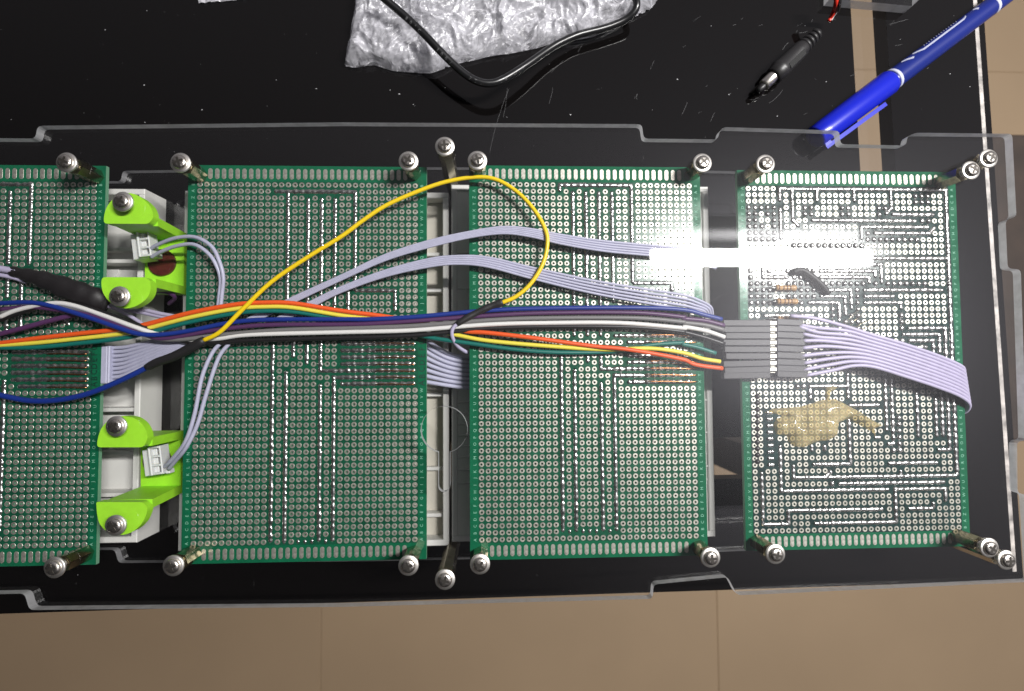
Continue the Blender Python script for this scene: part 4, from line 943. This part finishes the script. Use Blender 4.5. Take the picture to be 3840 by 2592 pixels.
# ================================================================== GLUE BLOB
def heightfield(poly, z0, hf, step):
    xs = [q[0] for q in poly]; ys = [q[1] for q in poly]
    nx = int((max(xs) - min(xs)) / step) + 2; ny = int((max(ys) - min(ys)) / step) + 2
    P = [Vector(q[:2]) for q in poly]; n = len(P)
    def sd(x, y):
        ins = False; dm = 1e9; q = Vector((x, y))
        for i in range(n):
            a, b = P[i], P[(i + 1) % n]
            if (a.y > y) != (b.y > y) and x < (b.x - a.x) * (y - a.y) / (b.y - a.y) + a.x: ins = not ins
            ab = b - a; t = max(0, min(1, (q - a).dot(ab) / max(1e-9, ab.dot(ab)))); dm = min(dm, (q - a - ab * t).length)
        return dm if ins else -dm
    def snap(x, y):
        q = Vector((x, y)); best = (1e9, q)
        for i in range(n):
            a, b = P[i], P[(i + 1) % n]; ab = b - a; t = max(0, min(1, (q - a).dot(ab) / max(1e-9, ab.dot(ab)))); c__ = a + ab * t
            if (c__ - q).length < best[0]: best = ((c__ - q).length, c__)
        return best[1]
    idx = {}; V = []; F = []; D = {}
    for j in range(ny):
        for i in range(nx):
            x = min(xs) + i * step; y = min(ys) + j * step; D[i, j] = (sd(x, y), x, y)
    def vid(i, j):
        if (i, j) not in idx:
            d, x, y = D[i, j]
            if d < step * 0.45: x, y = snap(x, y); d = 0
            idx[i, j] = len(V); V.append((x, y, z0 + hf(max(0, d), x, y)))
        return idx[i, j]
    for j in range(ny - 1):
        for i in range(nx - 1):
            if sum(D[a][0] > -step * 0.75 for a in ((i, j), (i + 1, j), (i + 1, j + 1), (i, j + 1))) >= 4:
                F.append((vid(i, j), vid(i + 1, j), vid(i + 1, j + 1), vid(i, j + 1)))
    return V, F
gp = [(560, 1240), (620, 1215), (800, 1203), (880, 1180), (940, 1158), (1040, 1150), (1110, 1182), (1200, 1230), (1290, 1290), (1362, 1328), (1310, 1352), (1320, 1410), (1290, 1370), (1200, 1322), (1120, 1285), (1068, 1310), (1058, 1395), (1000, 1430), (920, 1440), (830, 1478), (760, 1472), (722, 1440), (715, 1400), (640, 1390), (618, 1330), (640, 1285), (700, 1262)]
gpoly = [tuple(UR(6, x, y, bz4 + 0.5)[:2]) for x, y in gp]
gz = lambda d, x, y: 0.15 + 3.4 * (1 - math.exp(-d / 1.7)) * (0.85 + 0.6 * noise.noise(Vector((x * 0.2, y * 0.2, 3)))) + 0.12 * noise.noise(Vector((x * 0.6, y * 0.6, 1))) * min(1, d)
V, F = heightfield(gpoly, bz4, gz, 0.42)
part('glue_blob', V, F, 'glue', boards[4], True)
g2 = [tuple(UR(6, x, y, bz4 + 0.5)[:2]) for x, y in ((975, 1075), (1000, 1055), (1045, 1055), (1060, 1072), (1035, 1090), (1010, 1100), (1005, 1150), (985, 1165), (975, 1130))]
V, F = heightfield(g2, bz4, lambda d, x, y: 0.15 + 1.5 * (1 - math.exp(-d / 0.9)), 0.3); part('glue_drip', V, F, 'glue', boards[4], True)

# ================================================================== ON THE TABLE: plug, pen, block, cable, bag
pa, pb = UR(3, 512, 622, 5), UR(3, 1006, 140, 5); Ln = (pb - pa).length; t = (pb - pa) / Ln
dcp = thing('barrel_plug', (pa.x, pa.y, 0), 'black barrel power plug with silver tip and red and black wires', 'power plug')
part('tip', *lathe(pa, pb, [(0, 0.6), (0.5, 1.3), (2.6, 1.5), (3.6, 1.55), (4.2, 1.5)], 18), 'plug_black', dcp, True)
part('metal_sleeve', *lathe(pa, pb, [(3.8, 2.2), (4.1, 2.6), (9.8, 2.6), (10.4, 2.75)], 24), 'nickel', dcp, True)
part('body', *lathe(pa, pb, [(9.9, 3.2), (10.2, 3.9), (13, 4.15), (14, 4.5), (15, 4.55), (16, 4.2), (26, 4.0), (29.5, 3.7), (30.5, 3.2)], 24), 'plug_black', dcp, True)
for k in range(4):
    d = 30.3 + k * 2.6; r_ = 3.5 - 0.32 * k
    part('strain_relief_rib', *lathe(pa, pb, [(d, r_ * 0.7), (d + 0.2, r_), (d + 1.5, r_), (d + 1.7, r_ * 0.68), (d + 2.6, r_ * 0.66)], 18), 'plug_black', dcp, True)
s_ = Vector((t.y, -t.x, 0))
ga, gb = pa + t * 16.5 + s_ * 2.2 + Vector((0, 0, 3.1)), pa + t * 26.5 + s_ * 2.1 + Vector((0, 0, 3.0))
V = [ga - s_ * 1.1 + Vector((0, 0, .2)), gb - s_ * 1.1 + Vector((0, 0, .2)), gb + s_ * 1.1 - Vector((0, 0, .8)), ga + s_ * 1.1 - Vector((0, 0, .8))]
part('grip_patch', *hexa([v + Vector((0, 0, 0.75)) for v in V][::-1] + [v + Vector((0, 0, 0.95)) for v in V][::-1]), 'plug_grip', dcp)
for m_, dx in (('w_red', -14), ('w_black', 8)):
    rw('wire', m_, [(3, 1000 + dx * 0.3, 146, 5.2), (3, 1020 + dx * 0.6, 118, 6), (3, 1046 + dx, 70, 9), (3, 1056 + dx, 30, 13), (3, 1060 + dx, -10, 15), (3, 1058 + dx, -80, 16)], 0.95, dcp)
rw('wire_stripe', 'w_white', [(3, 1013, 140, 6.1), (3, 1031, 112, 7), (3, 1059, 68, 10), (3, 1071, 30, 13.8)], 0.2, dcp, 6)

blk = [tuple(UR(3, x, y, 0)[:2]) for x, y in ((958, 42), (1505, 92), (1560, 40), (1568, -110), (965, -110))]
ab = thing('acrylic_offcut', (blk[0][0], blk[0][1], 0.05), 'small clear acrylic block under the red and black wires at the top edge', 'acrylic block')
V, F, M = prism([blk], 0.1, 5.0); part('clear_block', V, F, ['acrylic_low', 'acrylic_edge'], ab, fm=M)

# pen
A = UR(3, 898, 940, 5.6); Bp = UR(3, 2200, -32, 5.6); Ln = (Bp - A).length
pen = thing('marker_pen', (A.x, A.y, 0), 'blue capped marker pen with white printed lines lying across the table edge', 'pen')
capL = (UR(3, 1392, 545, 5.6) - A).length
part('cap', *lathe(A, Bp, [(0, 2.2), (0.25, 4.7), (0.9, 5.1), (6, 5.25), (capL - 0.6, 5.55), (capL, 5.3)], 32), 'pen_cap', pen, True)
part('barrel', *lathe(A, Bp, [(capL - 1.0, 4.75), (capL + 1.2, 4.75), (capL + 6, 4.7), (Ln - 6, 4.1), (Ln + 12, 4.0), (Ln + 13, 3.2)], 32), 'pen_body', pen, True)
tax = (Bp - A).normalized(); sx_ = tax.cross(Vector((0, 0, 1))).normalized(); ux_ = sx_.cross(tax)
def rad(d): return 4.75 if d < capL + 6 else 4.7 - 0.6 * (d - capL - 6) / (Ln - 12 - capL)
def pen_patch(name, pts, wd):
    """raised print following (distance, angle deg) path on the barrel"""
    V = []; F = []
    for d, a in pts:
        for s__ in (-1, 1):
            aa = math.radians(a + s__ * wd[1]); dd = d + s__ * wd[0]; r_ = rad(dd) + 0.05
            V.append(A + tax * dd + sx_ * (r_ * math.cos(aa)) + ux_ * (r_ * math.sin(aa)))
    for i in range(len(pts) - 1): F.append((2 * i, 2 * i + 1, 2 * i + 3, 2 * i + 2))
    return part(name, V, F, 'pen_print', pen, True)
def ringp(d0, d1):
    part('white_ring', *lathe(A, Bp, [(d0, rad(d0) - 0.2), (d0, rad(d0) + 0.05), (d1, rad(d1) + 0.05), (d1, rad(d1) - 0.2)], 32), 'pen_print', pen, True)
ringp(capL + 1.3, capL + 2.9); ringp(Ln - 10.5, Ln - 8.8)
# angle 90 faces the camera; larger angles turn to the upper left side
pen_patch('print_line', [(capL + 15, 150), (capL + 17, 140), (capL + 19.5, 127), (capL + 30, 128), (capL + 44, 130), (capL + 46, 138), (capL + 47, 148)], (0.35, 6))
pen_patch('print_line', [(capL + 8.5, 152), (capL + 10.5, 140), (capL + 13, 122)], (0.6, 5))
pen_patch('print_line', [(capL + 52, 152), (capL + 52.8, 140), (capL + 53, 128)], (0.7, 4))
for k in range(14): pen_patch('print_tick', [(capL + 22 + k * 1.5, 147), (capL + 22.6 + k * 1.5, 157), (capL + 23 + k * 1.5, 163)], (0.22, 0))
# clip along the cap's lower right side
ca = A + tax * 1.0 + sx_ * 6.6 + Vector((0, 0, 1.2)); cb = A + tax * (capL - 8.5) + sx_ * 7.0 + Vector((0, 0, 1.4))
V = []
for q in (ca, cb):
    V += [q - sx_ * 0.9 - Vector((0, 0, 1.4)), q + sx_ * 0.9 - Vector((0, 0, 1.4)), q + sx_ * 0.9, q - sx_ * 0.9]
part('clip', V, [(0, 1, 2, 3), (7, 6, 5, 4), (0, 4, 5, 1), (1, 5, 6, 2), (2, 6, 7, 3), (3, 7, 4, 0)], 'pen_cap', pen)
q0, q1 = ca + tax * 0.3, ca + tax * 3.5
V = []
for q in (q0, q1):
    V += [q - sx_ * 3.2 - Vector((0, 0, 1.0)), q + sx_ * 0.5 - Vector((0, 0, 1.0)), q + sx_ * 0.5 - Vector((0, 0, 0.1)), q - sx_ * 3.2 + Vector((0, 0, 0.4))]
part('clip_bridge', V, [(0, 1, 2, 3), (7, 6, 5, 4), (0, 4, 5, 1), (1, 5, 6, 2), (2, 6, 7, 3), (3, 7, 4, 0)], 'pen_cap', pen)

# black round cable with printed lettering
cp = [(240, -70, 22), (270, -30, 21), (345, 35, 19.5), (450, 125, 18), (560, 230, 17), (660, 335, 16), (755, 430, 14.5), (845, 507, 13.5), (925, 553, 13), (1010, 568, 12.5), (1100, 542, 12), (1250, 450, 10.5), (1400, 345, 8.5), (1500, 286, 7.5), (1620, 236, 6.5), (1800, 190, 6), (1920, 142, 6.5), (1988, 88, 8), (2012, 30, 9), (1995, -40, 9), (1970, -80, 9)]
cpts = catmull([UR(2, *q) for q in cp], 8)
cab = thing('power_cord', UR(2, 1010, 568, 0), 'black round cord with grey lettering looping down over the crumpled plastic bag', 'cord')
V, F = sweep(cpts, 1.62, 14); part('sheath', V, F, 'cable_black', cab, True)
acc = [0]
for i in range(1, len(cpts)): acc.append(acc[-1] + (cpts[i] - cpts[i - 1]).length)
def at_len(s):
    for i in range(1, len(cpts)):
        if acc[i] >= s:
            k = (s - acc[i - 1]) / (acc[i] - acc[i - 1]); return cpts[i - 1].lerp(cpts[i], k), (cpts[i] - cpts[i - 1]).normalized()
    return cpts[-1], (cpts[-1] - cpts[-2]).normalized()
V = []; F = []
for wds, s0_ in (('80\u00b0C', 16.0), ('300V', 33.5), ('FT1', 51.0), ('18-OIF', 64.0)):
    for i, ch in enumerate(wds):
        pc, tg = at_len(s0_ + i * 2.35); gv, gf = glyph(ch); b = len(V)
        sd_ = tg.cross(Vector((0, 0, 1))).normalized(); un = sd_.cross(tg)
        for x, y in gv:
            an = (y * 2.1 + 0.55) / 1.66      # wrapped round the sheath
            V.append(pc + tg * (x * 1.9) - sd_ * (-0.0) + (sd_ * (-math.sin(an - 0.9)) + un * math.cos(an - 0.9)) * 1.665)
        F += [tuple(k + b for k in q) for q in gf]
part('lettering', V, F, 'print_grey', cab)

# crumpled plastic bag
bp = [(60, -200), (78, 0), (50, 130), (28, 250), (0, 395), (60, 406), (130, 396), (205, 386), (330, 428), (460, 440), (600, 446), (700, 412), (770, 380), (900, 352), (1000, 330), (1180, 302), (1300, 280), (1450, 236), (1600, 214), (1720, 196), (1820, 150), (1890, 108), (2000, 60), (2130, 0), (2300, -200)]
bpoly = [tuple(UR(2, x, y, 7)[:2]) for x, y in bp]
def bz_(d, x, y):
    q = Vector((x, y, 0))
    w2 = Vector((noise.noise(q * 0.08), noise.noise(q * 0.08 + Vector((5, 5, 5))), 0)) * 6
    def rid(s__, o__, e__): return (1 - abs(noise.noise((q + w2) * s__ + Vector(o__)))) ** e__
    rg = rid(0.055, (3, 1, 0), 3) * 4.0 + rid(0.13, (9, 4, 2), 5) * 2.6 + rid(0.3, (1, 7, 5), 6) * 1.0 + rid(0.7, (2, 2, 8), 6) * 0.35
    return 0.6 + (4.0 + rg) * (1 - math.exp(-d / 2.0))
V, F = heightfield(bpoly, 1.2, bz_, 0.55)
bag = thing('plastic_bag', (V[0][0], V[0][1], 1), 'crumpled clear plastic bag with white creases lying under the black cord', 'plastic bag')
part('film', V, F, 'film', bag, True)
def bz2(d, x, y):
    q = Vector((x, y, 4)); return -0.7 + 0.5 * noise.noise(q * 0.4)
V, F = heightfield(bpoly, 1.4, bz2, 1.6); part('lower_film', V, F, 'film', bag, True)
fp = [(745, 12), (800, 8), (860, 5), (925, -2), (930, -40), (740, -40)]
V, F = heightfield([tuple(U(x, y, 1)[:2]) for x, y in fp], 0.2, lambda d, x, y: 0.5 + 0.8 * (1 - abs(noise.noise(Vector((x, y, 1)) * 0.5))), 0.5)
bag2 = thing('plastic_scrap', (V[0][0], V[0][1], 0.2), 'thin sliver of clear film at the top edge, left of the bag', 'plastic scrap')
part('film', V, F, 'film', bag2, True)

# ================================================================== DUST AND SCRATCHES
V = []; F = []
def fleck(x, y, z, s):
    b = len(V); n = random.randint(3, 5); a0_ = random.random() * 6
    for k in range(n):
        a = a0_ + 2 * math.pi * k / n; r_ = s * (0.5 + random.random()); V.append((x + r_ * math.cos(a), y + r_ * math.sin(a) * (0.4 + random.random() * 0.6), z))
    F.append(tuple(range(b, b + n)))
def hair(x, y, z, ln, wd, ang, bend):
    b = len(V); n = 4
    for k in range(n + 1):
        tt = k / n - 0.5; an = ang + bend * tt; cx, cy = x + math.cos(an) * ln * tt, y + math.sin(an) * ln * tt
        V.append((cx - math.sin(an) * wd, cy + math.cos(an) * wd, z)); V.append((cx + math.sin(an) * wd, cy - math.cos(an) * wd, z))
    for k in range(n): F.append((b + 2 * k, b + 2 * k + 2, b + 2 * k + 3, b + 2 * k + 1))
for k in range(75):
    px, py = random.uniform(0, 3700), random.uniform(20, 470); q = U(px, py, 0); fleck(q.x, q.y, 0.08, random.choice((0.1, 0.14, 0.2, 0.32)))
for k in range(70):
    px, py = random.uniform(100, 3780), random.choice((random.uniform(500, 610), random.uniform(2130, 2200), random.uniform(600, 2100))); q = U(px, py, ZT1); fleck(q.x, q.y, ZT1 + 0.05, random.choice((0.05, 0.07, 0.1)))
du = part('dust', V, F, 'dust'); tag(du, 'fine dust flecks and scratches on the glass and acrylic', 'dust', kind='stuff')
V = []; F = []
for k in range(36):
    px, py = random.gauss(2850, 420), random.uniform(30, 460)
    if px > 3600: continue
    q = U(px, py, 0); hair(q.x, q.y, 0.07, random.uniform(0.8, 5) * random.choice((1, 1, 2)), random.uniform(0.02, 0.035), random.gauss(0.6, 0.4), random.gauss(0, 0.15))
for k in range(26):
    px, py = random.gauss(2740, 150), random.gauss(1120, 90); q = U(px, py, ZT1); hair(q.x, q.y, ZT1 + 0.05, random.uniform(3, 12), 0.015, random.gauss(0.7, 0.2), random.gauss(0, 0.2))
for x1_, y1_, x2_, y2_ in ((1903, 330, 1830, 570), (1890, 440, 1905, 330), (2060, 390, 2075, 330)):
    a, b = U(x1_, y1_, 0), U(x2_, y2_, 0); hair((a.x + b.x) / 2, (a.y + b.y) / 2, 0.07, (a - b).length, 0.03, math.atan2(b.y - a.y, b.x - a.x), 0.1)
sc_ = part('scratches', V, F, 'scratch'); tag(sc_, 'fine pale scratches in the glass and acrylic', 'scratches', kind='stuff')
